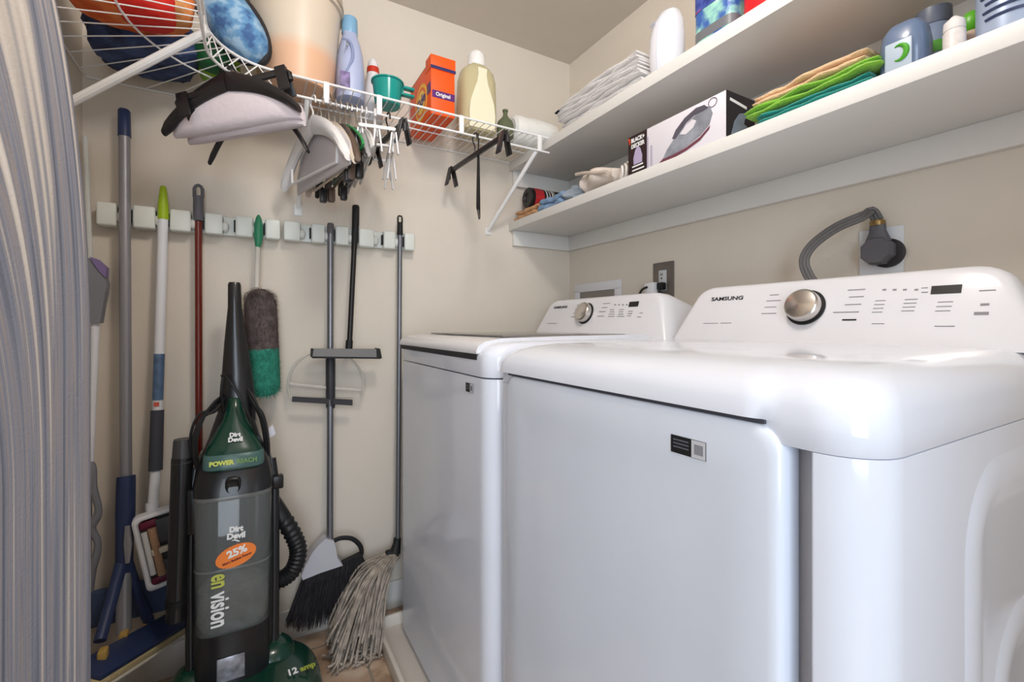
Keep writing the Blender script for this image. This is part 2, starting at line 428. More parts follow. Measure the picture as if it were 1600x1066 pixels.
def brace(a, b, r, plate):
    br = part('support_brace', MB().tube([a, b], r, 10), wire_m, ws)
    part('mounting_foot', MB().box(*plate, .003), wire_m, br)
brace((-.088, 1.272, ZT - .008), (XL + .006, 1.40, 1.515), .0095, (XL, XL + .008, 1.387, 1.413, 1.495, 1.53))
brace((.135, YF + .006, ZLO - .002), (.135, YB - .006, 1.445), .007, (.122, .148, YB - .006, YB, 1.418, 1.458))
brace((.905, YF + .006, ZLO - .002), (.850, YB - .006, 1.445), .008, (.838, .864, YB - .006, YB, 1.425, 1.455))
for x in (.185, .335, .605, .915): part('rod_clip', MB().box(x - .008, x + .008, YF - .006, YF + .004, ZLO - .004, ZT + .003, .002), wire_m, ws)

# ---------------------------------------------------------------- things on the wire shelf
SZ = ZT + .003
# soft bags in the corner
def mottled(name, c1, c2, c3, sc=18, rough=.75):
    m = M(name, c1, rough, bump=.25, bscale=90); nt = m.node_tree; b = nt.nodes['Principled BSDF']
    tc = nt.nodes.new('ShaderNodeTexCoord'); n = nt.nodes.new('ShaderNodeTexNoise'); n.inputs['Scale'].default_value = sc; n.inputs['Detail'].default_value = 3
    nt.links.new(tc.outputs['Object'], n.inputs['Vector']); r = nt.nodes.new('ShaderNodeValToRGB'); e = r.color_ramp
    e.interpolation = 'EASE'; e.elements[0].position = .36; e.elements[0].color = lin(c1); e.elements[1].position = .64; e.elements[1].color = lin(c3)
    x = e.elements.new(.5); x.color = lin(c2); nt.links.new(n.outputs[0], r.inputs[0]); nt.links.new(r.outputs[0], b.inputs['Base Color']); return m
bb = thing('fabric_bag', 'round mottled blue fabric bag with dark trim at the front of the corner shelf', 'bag', (-.055, 1.455, SZ), 'bags on the corner of the wire shelf')
bm_ = Matrix.Rotation(radians(-30), 4, 'Z') @ Matrix.Rotation(radians(-38), 4, 'Y')
bc = V((-.052, 1.425, SZ + .118))
part('body', MB().ell(bc, (.062, .06, .135), .85, .04, 8, 3, 4, SZ, mat=bm_), mottled('blue_mottle', (62, 98, 150), (96, 146, 190), (150, 184, 212), 30), bb)
rg = bm_.to_3x3(); tr = []
for i in range(40):
    a = 2 * pi * i / 40; p = bc + rg @ V((.061 * cos(a), .012, .136 * sin(a))); p.z = max(p.z, SZ + .01); tr.append(p)
part('trim_band', MB().tube(tr, .010, 8, closed=True), M('dark_trim', (38, 34, 38), .7), bb)
part('tie', MB().ell(bc + V((.050, -.058, -.070)), (.008, .008, .014), 1, 0, 1, 0, 2), M('tie_teal', (20, 140, 120), .6), bb)
tag(part('fabric_bag', MB().ell((-.245, 1.530, SZ + .055), (.115, .125, .07), .7, .12, 9, 5, 4, SZ), mottled('navy_cloth', (22, 32, 62), (44, 62, 104), (64, 84, 128), 14), org=(-.265, 1.515, SZ)),
    'navy blue cloth bag lying in the corner of the wire shelf', 'bag', 'bags on the corner of the wire shelf')
ob = thing('fabric_bag', 'orange and red bag on top of the navy bag near the left wall', 'bag', (-.24, 1.40, SZ), 'bags on the corner of the wire shelf')
part('body', MB().ell((-.25, 1.37, SZ + .085), (.125, .085, .075), .75, .1, 9, 8, 4, SZ + .004), mottled('orange_cloth', (200, 84, 30), (222, 120, 60), (214, 150, 90), 10), ob)
part('patch', MB().ell((-.215, 1.335, SZ + .05), (.06, .07, .05), .7, .08, 8, 2, 3), M('red_cloth', (206, 34, 24), .7, bump=.2), ob, label='bright red cloth')
part('patch', MB().ell((-.20, 1.33, SZ + .105), (.08, .07, .035), .8, .1, 8, 6, 3), M('pale_cloth', (222, 214, 206), .7, bump=.2), ob, label='white cloth edge')
gb = thing('fabric_bag', 'green ball-shaped bag beneath the blue mottled bag', 'bag', (-.12, 1.50, SZ), 'bags on the corner of the wire shelf')
part('body', MB().ell((-.085, 1.575, SZ + .06), (.055, .075, .06), .85, .05, 8, 4, 4, SZ), M('lime_cloth', (132, 178, 52), .6, var=.1), gb)
part('flap', MB().ell((-.092, 1.50, SZ + .05), (.05, .04, .048), .85, .05, 8, 4, 4, SZ + .002), M('dark_green_cloth', (24, 92, 50), .6, var=.1), gb)

# bucket
bk = thing('bucket', 'large cream translucent plastic bucket with peach contents on the wire shelf', 'bucket', (.118, 1.525, SZ))
bmat = M('cream_plastic', (218, 202, 184), .38); nt = bmat.node_tree; pb = nt.nodes['Principled BSDF']
tc = nt.nodes.new('ShaderNodeTexCoord'); sp = nt.nodes.new('ShaderNodeSeparateXYZ'); rp = nt.nodes.new('ShaderNodeValToRGB'); mr = nt.nodes.new('ShaderNodeMapRange')
mr.inputs[1].default_value = 0; mr.inputs[2].default_value = .3; nt.links.new(tc.outputs['Object'], sp.inputs[0]); nt.links.new(sp.outputs[2], mr.inputs[0]); nt.links.new(mr.outputs[0], rp.inputs[0])
rp.color_ramp.elements[0].position = .30; rp.color_ramp.elements[0].color = lin((226, 182, 150)); rp.color_ramp.elements[1].position = .42; rp.color_ramp.elements[1].color = lin((216, 202, 184))
nt.links.new(rp.outputs[0], pb.inputs['Base Color']); pb.inputs['Subsurface Weight'].default_value = .0
part('body', MB().lathe([(.098, 0), (.104, .004), (.128, .30), (.131, .302), (.131, .31), (.124, .31), (.118, .29), (.10, .02)], (.118, 1.525, SZ), seg=48), bmat, bk)
rb = MB()
for zz in (.262, .285): rb.lathe([(.126, zz - .004), (.134, zz - .003), (.134, zz + .003), (.126, zz + .004)], (.118, 1.525, SZ), seg=48)
part('rim', rb, M('cream_rim', (214, 202, 186), .45), bk)
hp = [(.118 + .136 * cos(a), 1.525 - .06 * sin(a) - .02, SZ + .27 - .10 * sin(a)) for a in [pi * i / 20 for i in range(21)]]
part('handle', MB().tube([(.252, 1.525, SZ + .27), (.2555, 1.50, SZ + .21), (.252, 1.45, SZ + .16), (.246, 1.42, SZ + .14)], .003, 8), silver, bk)

# fabric softener
fs = thing('bottle', 'lavender laundry softener bottle with pale blue cap beside the bucket', 'bottle', (.268, 1.505, SZ), 'bottles on the wire shelf')
fx0, fy0 = .268, 1.505
lav = M('lavender_plastic', (172, 182, 214), .35)
part('body', MB().rings([sell(fx0, fy0, SZ + z, hx, hy, 2.6) for z, hx, hy in ((0, .036, .052), (.004, .042, .058), (.09, .042, .06), (.14, .038, .056), (.18, .031, .045), (.205, .024, .03), (.215, .022, .024), (.222, .022, .022))]), lav, fs)
part('handle_recess', MB().tube(bez([(fx0 - .024, fy0 - .03, SZ + .185), (fx0 - .006, fy0 - .052, SZ + .165), (fx0 - .002, fy0 - .058, SZ + .12), (fx0 - .018, fy0 - .054, SZ + .075)], 16), .005, 8), M('lavender_shade', (140, 152, 190), .4), fs)
part('label', MB().box(fx0 - .038, fx0 - .01, fy0 - .0635, fy0 - .058, SZ + .02, SZ + .07, .002), M('label_lilac', (128, 112, 158), .5, var=.5, vscale=60), fs)
part('cap', MB().lathe([(.023, .218), (.0245, .222), (.0235, .268), (.021, .272), (.001, .273)], (fx0, fy0, SZ), seg=28), M('sky_cap', (126, 172, 206), .35), fs)
# white spray bottle
sb = thing('spray_bottle', 'white bottle with a red collar standing behind the teal cup', 'bottle', (.362, 1.60, SZ), 'bottles on the wire shelf')
part('body', MB().lathe([(.030, 0), (.033, .005), (.033, .08), (.027, .12), (.021, .15), (.019, .175), (.0185, .178)], (.362, 1.60, SZ)), M('bottle_white', (232, 228, 230), .35), sb)
part('collar', MB().lathe([(.019, .168), (.021, .17), (.020, .188), (.016, .19)], (.362, 1.60, SZ)), M('collar_red', (206, 56, 34), .4), sb)
part('cap', MB().lathe([(.017, .188), (.0175, .20), (.013, .212), (.006, .222), (.001, .224)], (.362, 1.60, SZ)), M('cap_white', (232, 232, 236), .35), sb)
# teal scoop cup
tealm = M('teal_plastic', (10, 150, 142), .2, alpha=.92)
tc_ = thing('measuring_cup', 'translucent teal measuring cup with a handle, left of the orange detergent box', 'cup', (.376, 1.46, SZ))
part('body', MB().lathe([(.036, 0), (.039, .003), (.047, .072), (.051, .074), (.051, .078), (.044, .077), (.036, .006)], (.376, 1.46, SZ)), tealm, tc_)
hb = MB().box(.415, .462, 1.45, 1.47, SZ + .070, SZ + .078, .002); hb.box(.415, .462, 1.45, 1.47, SZ + .048, SZ + .055, .002); hb.box(.418, .426, 1.452, 1.468, SZ + .048, SZ + .076, .002)
part('handle', hb, tealm, tc_)
# detergent box
tb_ = thing('detergent_box', 'orange powder detergent box with a purple band on the wire shelf', 'detergent box', (.553, 1.545, SZ))
org = M('box_orange', (240, 88, 18), .5)
bx0, bx1, by0, by1, bz1 = .511, .595, 1.432, 1.655, 1.925
part('carton', MB().box(bx0, bx1, by0, by1, SZ, bz1, .002), org, tb_)
ld = part('lid_flap', MB().box(bx0 - .002, bx1 + .002, by0 - .003, by0 + .05, bz1 - .028, bz1 + .018, .002), org, tb_)
part('carton_top', MB().box(bx0 + .001, bx1 - .001, by0 + .045, by1 - .001, bz1, bz1 + .003), M('box_kraft', (150, 128, 104), .7), tb_)
pur = M('box_purple', (88, 34, 110), .5)
part('band', MB().box(bx0 + .004, bx1 - .0005, by0 - .001, by0, SZ + .056, SZ + .080), pur, tb_)
part('band', MB().box(bx0 - .0022, bx1 + .0022, by0 - .0036, by0 - .003, bz1 - .028, bz1 - .018), M('box_navy', (40, 40, 96), .5), tb_)
part('band_lettering', MB().text('Original', .017, frame((.553, by0 - .0012, SZ + .068), (1, 0, 0), (0, 0, 1)), off=.0004, sx=.95), whitep, tb_)
lo = frame((bx0 - .0004, 1.530, SZ + .075), (0, -1, 0), (0, 0, 1))
for r_, cn, cc, dz in ((.062, 'box_yellow', (250, 190, 50), .0), (.050, 'box_orange_ring', (240, 110, 26), .0004), (.040, 'box_yellow_core', (250, 206, 90), .0008)):
    part('logo_ring', MB().lathe([(r_, dz), (r_, dz + .0006)], mat=lo, seg=36), M(cn, cc, .5), tb_)
part('logo_lettering', MB().text('Tide', .052, lo @ Matrix.Translation((0, 0, .0016)) @ Matrix.Rotation(radians(14), 4, 'Z'), off=.001, sx=.95), M('box_blue', (30, 44, 120), .5), tb_)
part('side_band', MB().box(bx0 - .0012, bx0, 1.434, 1.468, SZ + .075, SZ + .108), pur, tb_)
# clear detergent bottle
cb_ = thing('bottle', 'clear yellowish detergent bottle with white cap beside the orange box', 'bottle', (.715, 1.515, SZ), 'bottles on the wire shelf')
bxc, byc = .715, 1.515
clr = M('clear_yellow', (216, 206, 166), .12, trans=.25, ior=1.2)
part('body', MB().rings([sell(bxc, byc, SZ + z, hx, hy, 3.2, 44) for z, hx, hy in ((0, .062, .045), (.005, .070, .050), (.12, .070, .050), (.19, .068, .048), (.222, .06, .043), (.238, .044, .036), (.246, .03, .03), (.25, .028, .028))]), clr, cb_)
lbl = []
for z, w in ((.006, .050), (.06, .051), (.10, .046), (.14, .032), (.17, .021), (.2, .016), (.222, .018)):
    lbl.append((z, w))
pts = [(bxc + w, byc - .0515, SZ + z) for z, w in lbl] + [(bxc - w, byc - .0515, SZ + z) for z, w in lbl[::-1]]
part('label', MB().poly(pts, (0, .006, 0)), M('label_cream', (238, 234, 206), .4), cb_, label='cream vase-shaped front label')
part('cap', MB().lathe([(.031, .246), (.033, .25), (.031, .288), (.026, .296), (.020, .298), (.019, .302), (.001, .303)], (bxc, byc, SZ), seg=32), M('cap_white2', (240, 240, 238), .35), cb_)
# small green glass bottle
gbt = thing('bottle', 'small grey-green glass bottle with a narrow neck near the end of the wire shelf', 'bottle', (.822, 1.49, SZ), 'bottles on the wire shelf')
gg = M('green_glass', (120, 128, 100), .12, trans=.4, ior=1.25)
part('body', MB().lathe([(.028, 0), (.032, .004), (.033, .045), (.028, .062), (.016, .075), (.009, .085), (.008, .10)], (.822, 1.49, SZ)), gg, gbt)
part('lip', MB().lathe([(.008, .098), (.0105, .10), (.0105, .107), (.006, .108)], (.822, 1.49, SZ)), gg, gbt)
# paper roll
pr = thing('paper_roll', 'white plastic-wrapped paper roll lying at the end of the wire shelf', 'paper roll', (.94, 1.53, SZ))
rm = Matrix.Translation((.868, 1.525, SZ + .058)) @ Matrix.Rotation(radians(90), 4, 'Y')
part('wrapped_roll', MB().lathe([(.012, .0), (.04, -.004), (.054, .004), (.057, .02), (.056, .05), (.058, .10), (.056, .17), (.054, .185), (.03, .19)], mat=rm, seg=32), M('wrap_white', (236, 236, 232), .25, bump=.4, bscale=40), pr)
part('core', MB().lathe([(.016, -.006), (.016, .01)], mat=rm, seg=18), M('core_grey', (190, 186, 180), .7), pr)

# ---------------------------------------------------------------- hangers
def hanger(kind, mat, pos, ang, label, w=.2, drop=.13, tilt=0, hook=None, cat='clothes hanger', roll=0, thick=1.0, clips=False, grp='hangers on the wire shelf rod', hs=1.0, bar=True):
    """hook rests on the rod at pos; ang = direction of the arms in plan"""
    t = thing('clothes_hanger', label, cat, pos, grp, rot=(radians(roll), radians(tilt), radians(ang)))
    hm = hook or chrome
    r = .016
    hk = [(r * cos(a), 0, -r * .72 + r * sin(a)) for a in [radians(-30 + 210 * i / 14) for i in range(15)]]
    hk = [(-r * .95, 0, -r - .004)] + hk[::-1]
    neck = -.05 * hs - .016
    pts = hk + [(r * .55, 0, -r * 1.75), (0, 0, -r * 2.6), (0, 0, neck)]
    part('hook', MB().tube(pts, .0024, 7), hm, t)
    if kind == 'tube':
        fr = bez([(0, 0, neck + .006), (w * .2, 0, neck - .012), (w * .6, 0, neck - drop * .42), (w, 0, neck - drop * .86), (w * .96, 0, neck - drop), (w * .5, 0, neck - drop), (0, 0, neck - drop), (-w * .5, 0, neck - drop), (-w * .96, 0, neck - drop), (-w, 0, neck - drop * .86), (-w * .6, 0, neck - drop * .42), (-w * .2, 0, neck - .012)], 70)
        part('frame', MB().tube(fr, .0038, 8, closed=True), mat, t)
    elif kind == 'contour':
        fr = MB()
        for s in (-1, 1):
            rings = []
            for i in range(15):
                q = i / 14; x = s * (w * q + .001); z = neck - .012 - drop * (.45 * q + .55 * q ** 2.6); hh = .020 * (1 - .45 * q) * thick; tt = (.0055 + .0055 * q) * thick
                if q > .93: hh *= .7; tt *= .7
                rings.append([V((x, tt * cos(2 * pi * k / 10), z + hh * sin(2 * pi * k / 10))) for k in range(10)])
            fr.rings(rings)
        f = part('frame', fr, mat, t)
        if bar: part('trouser_bar', MB().tube([(-w * .72, 0, neck - drop * .75), (-w * .7, 0, neck - drop - .012), (w * .7, 0, neck - drop - .012), (w * .72, 0, neck - drop * .75)], .004, 8), mat, t)
        if clips:
            for s in (-1, 1):
                x = s * w * .62; z = neck - drop - .012
                part('clip', MB().box(x - .012, x + .012, -.010, .010, z - .036, z + .008, .004), mat, t)
    elif kind == 'padded':
        R = []
        for i in range(25):
            q = -1 + 2 * i / 24; a = abs(q); x = w * q; ztop = neck - .008 - drop * (.25 * a + .75 * a ** 2.2) * .62; zb = neck - drop; tt = .020 * thick * (1 - a ** 6 * .7)
            if ztop < zb + .01: ztop = zb + .01
            R.append([V((x, tt * math.copysign(abs(cos(b)) ** .7, cos(b)), (ztop + zb) / 2 + (ztop - zb) / 2 * math.copysign(abs(sin(b)) ** .6, sin(b)))) for b in [2 * pi * k / 14 for k in range(14)]])
        part('padded_cover', MB().rings(R), mat, t)
        part('seam', MB().tube([(-w * .95, -.019 * thick, neck - drop + .012), (0, -.0215 * thick, neck - drop + .012), (w * .95, -.019 * thick, neck - drop + .012)], .0012, 5), M('seam_grey', (176, 172, 180), .8), t)
    elif kind == 'clip':
        fr = MB().box(-w, w, -.006, .006, neck - .012, neck + .004, .003)
        fr.tube([(-w, 0, neck - .004), (-w - .008, 0, neck - .012), (-w - .006, 0, neck - .03)], .007, 8); fr.tube([(w, 0, neck - .004), (w + .008, 0, neck - .012), (w + .006, 0, neck - .03)], .007, 8)
        part('frame', fr, mat, t)
        for s in (-1, 1):
            x = s * w * .93
            c = MB()
            for e in (-1, 1): c.box(-.014, .014, -.003, .003, -.05, .022, .002, mat=Matrix.Translation((x, e * .009, neck - .012)) @ Matrix.Rotation(radians(e * 13), 4, 'X'))
            part('clip', c, mat, t)
    return t
def arc_pos(deg): a = radians(deg); return (CX + RI * cos(a), CY + RI * sin(a), ZLO + .006)
hblack = M('hanger_black', (30, 28, 30), .35)
hgrey = M('hanger_grey', (150, 148, 150), .5); hbeige = M('hanger_beige', (196, 182, 166), .55); hwhite = M('hanger_white', (224, 222, 222), .4)
hbrown = M('hanger_brown', (92, 74, 62), .5); hgreen = M('hanger_green', (40, 140, 74), .45); hclear = M('hanger_clear', (206, 206, 200), .2, alpha=.75)
padm = M('padded_cloth', (224, 214, 220), .8, bump=.15, bscale=50, var=.04)
H = hanger
H('contour', hblack, arc_pos(140), 143, 'wide black plastic suit hanger at the corner, hanging in front of the white padded ones', .185, .10, tilt=6, hook=hblack, thick=1.3, bar=False, hs=.15)
H('clip', hblack, arc_pos(137), 153, 'black clip hanger at the corner, its clip jutting out toward the bucket', .135, .1, tilt=17, hook=hblack, hs=.45)
H('padded', padm, arc_pos(130), 142, 'white padded hanger directly behind the wide black corner hanger', .18, .115, thick=1.25, cat='padded hanger', tilt=4, hs=.3)
H('padded', M('padded_cloth_rose', (214, 204, 210), .8, bump=.15, bscale=50, var=.05), arc_pos(121), 138, 'second white padded hanger, nearer the bucket, behind the first padded one', .175, .12, thick=1.2, cat='padded hanger', tilt=3, hs=.35)
H('contour', hblack, arc_pos(107), 135, 'black suit hanger whose arm tips show below the white padded hangers', .16, .15, hook=hblack, thick=.8, bar=False, hs=.4)
xs = [(.150, 'contour', hwhite, 'white contoured hanger, first in the crowded row next to the padded hangers', 108, .2, .14, 1.5), (.172, 'padded', M('grey_cloth', (196, 190, 192), .8, bump=.1), 'pale grey flat hanger cover in the crowded row, widest of that row', 104, .19, .17, .5),
      (.192, 'contour', hbeige, 'beige contoured hanger in the crowded row beside the pale grey cover', 100, .2, .15, 1.1), (.208, 'contour', hblack, 'slim black contoured hanger between beige and brown hangers', 97, .2, .15, .9),
      (.223, 'contour', hbrown, 'brown contoured hanger in the middle of the crowded row', 93, .2, .145, 1.0), (.240, 'tube', hgreen, 'bright green tubular hanger in the crowded row', 92, .19, .12, 1), (.253, 'contour', hblack, 'black contoured hanger just past the green hanger', 90, .195, .135, .8),
      (.268, 'contour', hgrey, 'mid grey contoured hanger near the end of the crowded row', 88, .19, .125, .9), (.283, 'tube', hclear, 'clear plastic tubular hanger at the end of the crowded row', 86, .18, .12, 1), (.296, 'tube', hwhite, 'white tubular hanger beside the white peg dryer', 84, .17, .11, 1)]
for x, kd, mt_, lb, an, w_, dr_, th_ in xs:
    H(kd, mt_, (x, YF, ZLO + .006), an, lb, w_, dr_, thick=th_, hook=hwhite if mt_ in (hwhite, hclear) else None, clips=mt_ in (hblack, hbrown), hs=1.0)
H('clip', hblack, (.362, YF, ZLO + .006), 96, 'black skirt hanger with clips, between the white peg dryer and the orange box', .125, .1, hook=hblack)
H('clip', hblack, (.655, YF, ZLO + .006), 93, 'black skirt hanger hanging alone below the clear detergent bottle', .20, .1, hook=hblack)
hx = hanger('tube', hblack, (.668, YF, ZLO + .006), 62, 'thin black wire hanger hanging loosely behind the lone skirt hanger', .075, .20, hook=hblack)
# white drying hanger with pegs
pt = thing('peg_hanger', 'white plastic drying hanger with dangling pegs, at the end of the hanger row', 'peg hanger', (.322, YF, ZLO + .006), 'hangers on the wire shelf rod', rot=(0, 0, radians(80)))
part('hook', MB().tube([(-.016, 0, -.022)] + [(.016 * cos(a), 0, -.012 + .016 * sin(a)) for a in [radians(180 - 200 * i / 12) for i in range(13)]] + [(.006, 0, -.032), (0, 0, -.10)], .0042, 8), hwhite, pt)
part('frame', MB().tube([(-.13, -.045, -.10), (.13, -.045, -.10), (.13, .045, -.10), (-.13, .045, -.10)], .0048, 8, closed=True).box(-.13, .13, -.005, .005, -.104, -.096, .002).box(-.005, .005, -.045, .045, -.104, -.096, .002).tube([(-.10, -.045, -.10), (-.10, -.045, -.15), (.10, -.045, -.15), (.10, -.045, -.10)], .0035, 6), hwhite, pt)
for (x, y, z) in ((-.12, -.045, -.105), (-.05, -.045, -.155), (.05, -.045, -.155), (.12, -.045, -.105), (-.12, .045, -.105), (0, .045, -.105), (.12, .045, -.105), (-.125, 0, -.105)):
    c = MB()
    for e in (-1, 1): c.box(-.005, .005, -.0025, .0025, -.062, 0, .0012, mat=Matrix.Translation((x, y + e * .005, z)) @ Matrix.Rotation(radians(e * 7), 4, 'X'))
    c.tube([(x, y, z + .006), (x, y, z - .02)], .0015, 5)
    part('peg', c, hwhite, pt)

# ---------------------------------------------------------------- things on the upper board shelf
def folded(name, x0, x1, y0, y1, z0, z1, layers, mat, seed, label, cat, grp, sag=0.0, fray=0.0):
    mb = MB(); h = (z1 - z0) / layers; rnd = random.Random(seed)
    for L in range(layers):
        zc = z0 + h * (L + .5); R = []; ja, jb = rnd.uniform(-.006, .006), rnd.uniform(-.004, .004)
        for i in range(15):
            q = i / 14; y = y0 + jb + (y1 - y0) * q; e = 1 if 0 < i < 14 else .55
            wz = .42 * h * noise.noise(V((q * 4, seed, L * .7))); wx = .014 * noise.noise(V((q * 5, seed + 9, L)))
            wz -= sag * max(0, q - .7) ** 2 * 11
            ring = []
            for k in range(18):
                a = 2 * pi * k / 18; ca, sa = cos(a), sin(a)
                X = (x0 + x1) / 2 + ja + wx + (x1 - x0) / 2 * math.copysign(abs(ca) ** .35, ca) * (1 if e == 1 else .99)
                Z = zc + wz + h * .52 * e * math.copysign(abs(sa) ** .6, sa) * (1 + .12 * noise.noise(V((ca * 3 + q * 6, sa, seed + L))))
                ring.append(V((X, y, max(Z, z0 + .0005))))
            R.append(ring)
        mb.rings(R)
    o = part(name, mb, mat, org=((x0 + x1) / 2, (y0 + y1) / 2, z0), ang=60)
    return tag(o, label, cat, grp)
tw = M('white_terry', (232, 229, 228), .9, bump=.35, bscale=220, sheen=.3)
names = ['lowest folded white towel of the stack on the upper shelf', 'second folded white towel from the bottom of the upper shelf stack', 'middle folded white towel of the stack on the upper shelf', 'folded white towel just under the topmost of the upper shelf stack', 'topmost folded white towel of the stack, its end flopping over']
z = ZU + .001
for i, nm in enumerate(names):
    h = .021 if i < 4 else .024
    folded('folded_towel', .965 + .004 * (i % 2), 1.19 - .006 * i, .952 + .004 * i, 1.33 + .012 * i, z, z + h, 2, tw, i + 1, nm, 'towel', 'stack of white towels on the upper shelf', sag=.018 if i == 4 else 0)
    z += h + .001
af = thing('air_freshener', 'glossy white egg-shaped dispenser standing beside the white towels', 'air freshener', (1.01, .893, ZU))
wgl = M('gloss_white', (230, 232, 240), .15, coat=.4)
part('body', MB().rings([sell(1.01 + dx, .893, ZU + z, hx, hy, 2.4) for z, hx, hy, dx in ((.0005, .034, .036, 0), (.004, .038, .042, 0), (.06, .041, .048, 0), (.11, .040, .049, .001), (.15, .036, .044, .004), (.178, .027, .033, .008), (.192, .016, .021, .012), (.197, .004, .006, .014))]), wgl, af, ang=70)
part('front_seam', MB().tube([(1.01 - hx - .0003 + dx, .893, ZU + z) for z, hx, dx in ((.004, .038, 0), (.06, .041, 0), (.11, .040, .001), (.15, .036, .004), (.178, .027, .008), (.192, .016, .012))], .0009, 5), M('seam_blue', (196, 200, 216), .3), af)
part('emblem', MB().box(-.012, .012, -.003, .003, 0, .0012, mat=frame((.977, .915, ZU + .152), (-.3, -1, 0), (.15, 0, 1))), M('emblem_blue', (176, 186, 220), .3), af)
# bag of laundry beads and red jug
lbg = thing('laundry_pouch', 'colourful blue, green and grey printed container at the edge of the upper shelf', 'container', (1.0, .715, ZU))
part('body', MB().rings([sell(1.005, .715, ZU + z, hx, hy, 5, 40) for z, hx, hy in ((.0005, .04, .052), (.004, .043, .055), (.2, .043, .056), (.24, .035, .05), (.25, .03, .045))]), mottled('swirl_print', (58, 96, 168), (150, 206, 190), (214, 226, 232), 16, .35), lbg)
part('label_band', MB().rings([sell(1.005, .715, ZU + z, .0436, .0562, 5, 40) for z in (.012, .035)], False, False), M('band_grey', (110, 112, 118), .4), lbg)
part('label_band', MB().rings([sell(1.005, .715, ZU + z, .0438, .0567, 5, 40) for z in (.085, .2)], False, False), mottled('band_blue', (44, 58, 132), (64, 84, 160), (206, 60, 60), 26, .35), lbg)
part('lid', MB().box(.985, 1.03, .69, .74, ZU + .25, ZU + .27, .004), whitep, lbg)
rj = thing('jug', 'bright red plastic jug next to the colourful container on the upper shelf', 'jug', (1.03, .60, ZU))
part('body', MB().rings([sell(1.02, .605, ZU + z, hx, hy, 3.2, 36) for z, hx, hy in ((.0005, .045, .042), (.005, .05, .046), (.15, .05, .046), (.2, .035, .035), (.23, .02, .02))]), M('red_plastic', (214, 28, 34), .35), rj)
part('cap', MB().lathe([(.022, .228), (.022, .255), (.001, .256)], (1.02, .605, ZU)), whitep, rj)

# ---------------------------------------------------------------- things on the lower board shelf
zb = ZL + .0008
folded('folded_cloth', .966, 1.14, 1.50, 1.668, zb, zb + .045, 2, M('brown_cloth', (190, 146, 106), .85, bump=.3, bscale=160), 21, 'folded brown cloth in the back corner of the lower shelf', 'cloth', None)
rc = thing('spray_can', 'black and red printed can lying on the brown cloth in the corner', 'can', (1.03, 1.60, zb + .047))
rm = Matrix.Translation((.985, 1.60, zb + .047 + .043)) @ Matrix.Rotation(radians(90), 4, 'Y')
part('body', MB().lathe([(.018, .004), (.020, 0), (.038, 0), (.042, .004), (.0425, .16), (.038, .165), (.001, .165)], mat=rm, seg=32), M('can_black', (28, 24, 26), .35), rc)
part('label_band', MB().lathe([(.0424, .018), (.0430, .0185), (.0430, .060), (.0424, .0605)], mat=rm, seg=32), M('can_red', (176, 42, 48), .4, var=.2, vscale=40), rc)
tl = MB()
for i, (x, w_) in enumerate(((.07, .006), (.085, .004), (.098, .007), (.11, .003))): tl.lathe([(.0425, x), (.0431, x + .0003), (.0431, x + w_), (.0425, x + w_ + .0003)], mat=rm, seg=32)
part('print_lines', tl, M('can_white', (200, 196, 192), .5), rc)
dn = M('light_denim', (126, 154, 186), .85, bump=.3, bscale=200, var=.08)
folded('folded_cloth', .968, 1.10, 1.33, 1.49, zb, zb + .05, 2, dn, 25, 'light blue folded denim cloth beside the brown cloth', 'cloth', None)
tag(part('crumpled_cloth', MB().ell((1.05, 1.30, zb + .03), (.075, .085, .036), .8, .3, 9, 12, 4, zb), M('grey_blue_cloth', (150, 160, 172), .85, bump=.3, var=.06), org=(1.05, 1.3, zb)), 'crumpled grey-blue cloth between the denim and the canvas bag', 'cloth')
cv = thing('canvas_bag', 'folded off-white canvas bag with a coiled cord beside the iron box', 'bag', (1.03, 1.14, zb))
cvm = M('canvas', (216, 204, 194), .85, bump=.25, bscale=160, var=.04)
R = []
for i in range(21):
    q = i / 20; y = 1.075 + .165 * q; zc = zb + .036 + .012 * sin(q * 3.1) + .012 * q
    R.append([V((1.03 + .06 * math.copysign(abs(cos(a)) ** .5, cos(a)) + .01 * sin(q * 9), y, max(zb, zc + (.022 + .014 * q) * math.copysign(abs(sin(a)) ** .7, sin(a)) * (1 if 0 < i < 20 else .6)))) for a in [2 * pi * k / 18 for k in range(18)]])
part('body', MB().rings(R), cvm, cv, ang=60)
part('flap', MB().tube(bez([(.968, 1.25, zb + .082), (.964, 1.20, zb + .072), (.963, 1.15, zb + .058), (.964, 1.09, zb + .044)], 14), .006, 8), M('canvas_edge', (196, 182, 170), .85), cv)
for k in range(4):
    rr = .018 + .004 * k
    part('cord_loop', MB().tube([(.975 + .012 * k + .012 * cos(a), 1.035 + rr * .9 * cos(a), zb + .007 + rr * 1.05 + rr * 1.05 * sin(a)) for a in [2 * pi * i / 22 for i in range(22)]], .004, 7, closed=True), M('cord_white', (226, 220, 214), .7), cv)
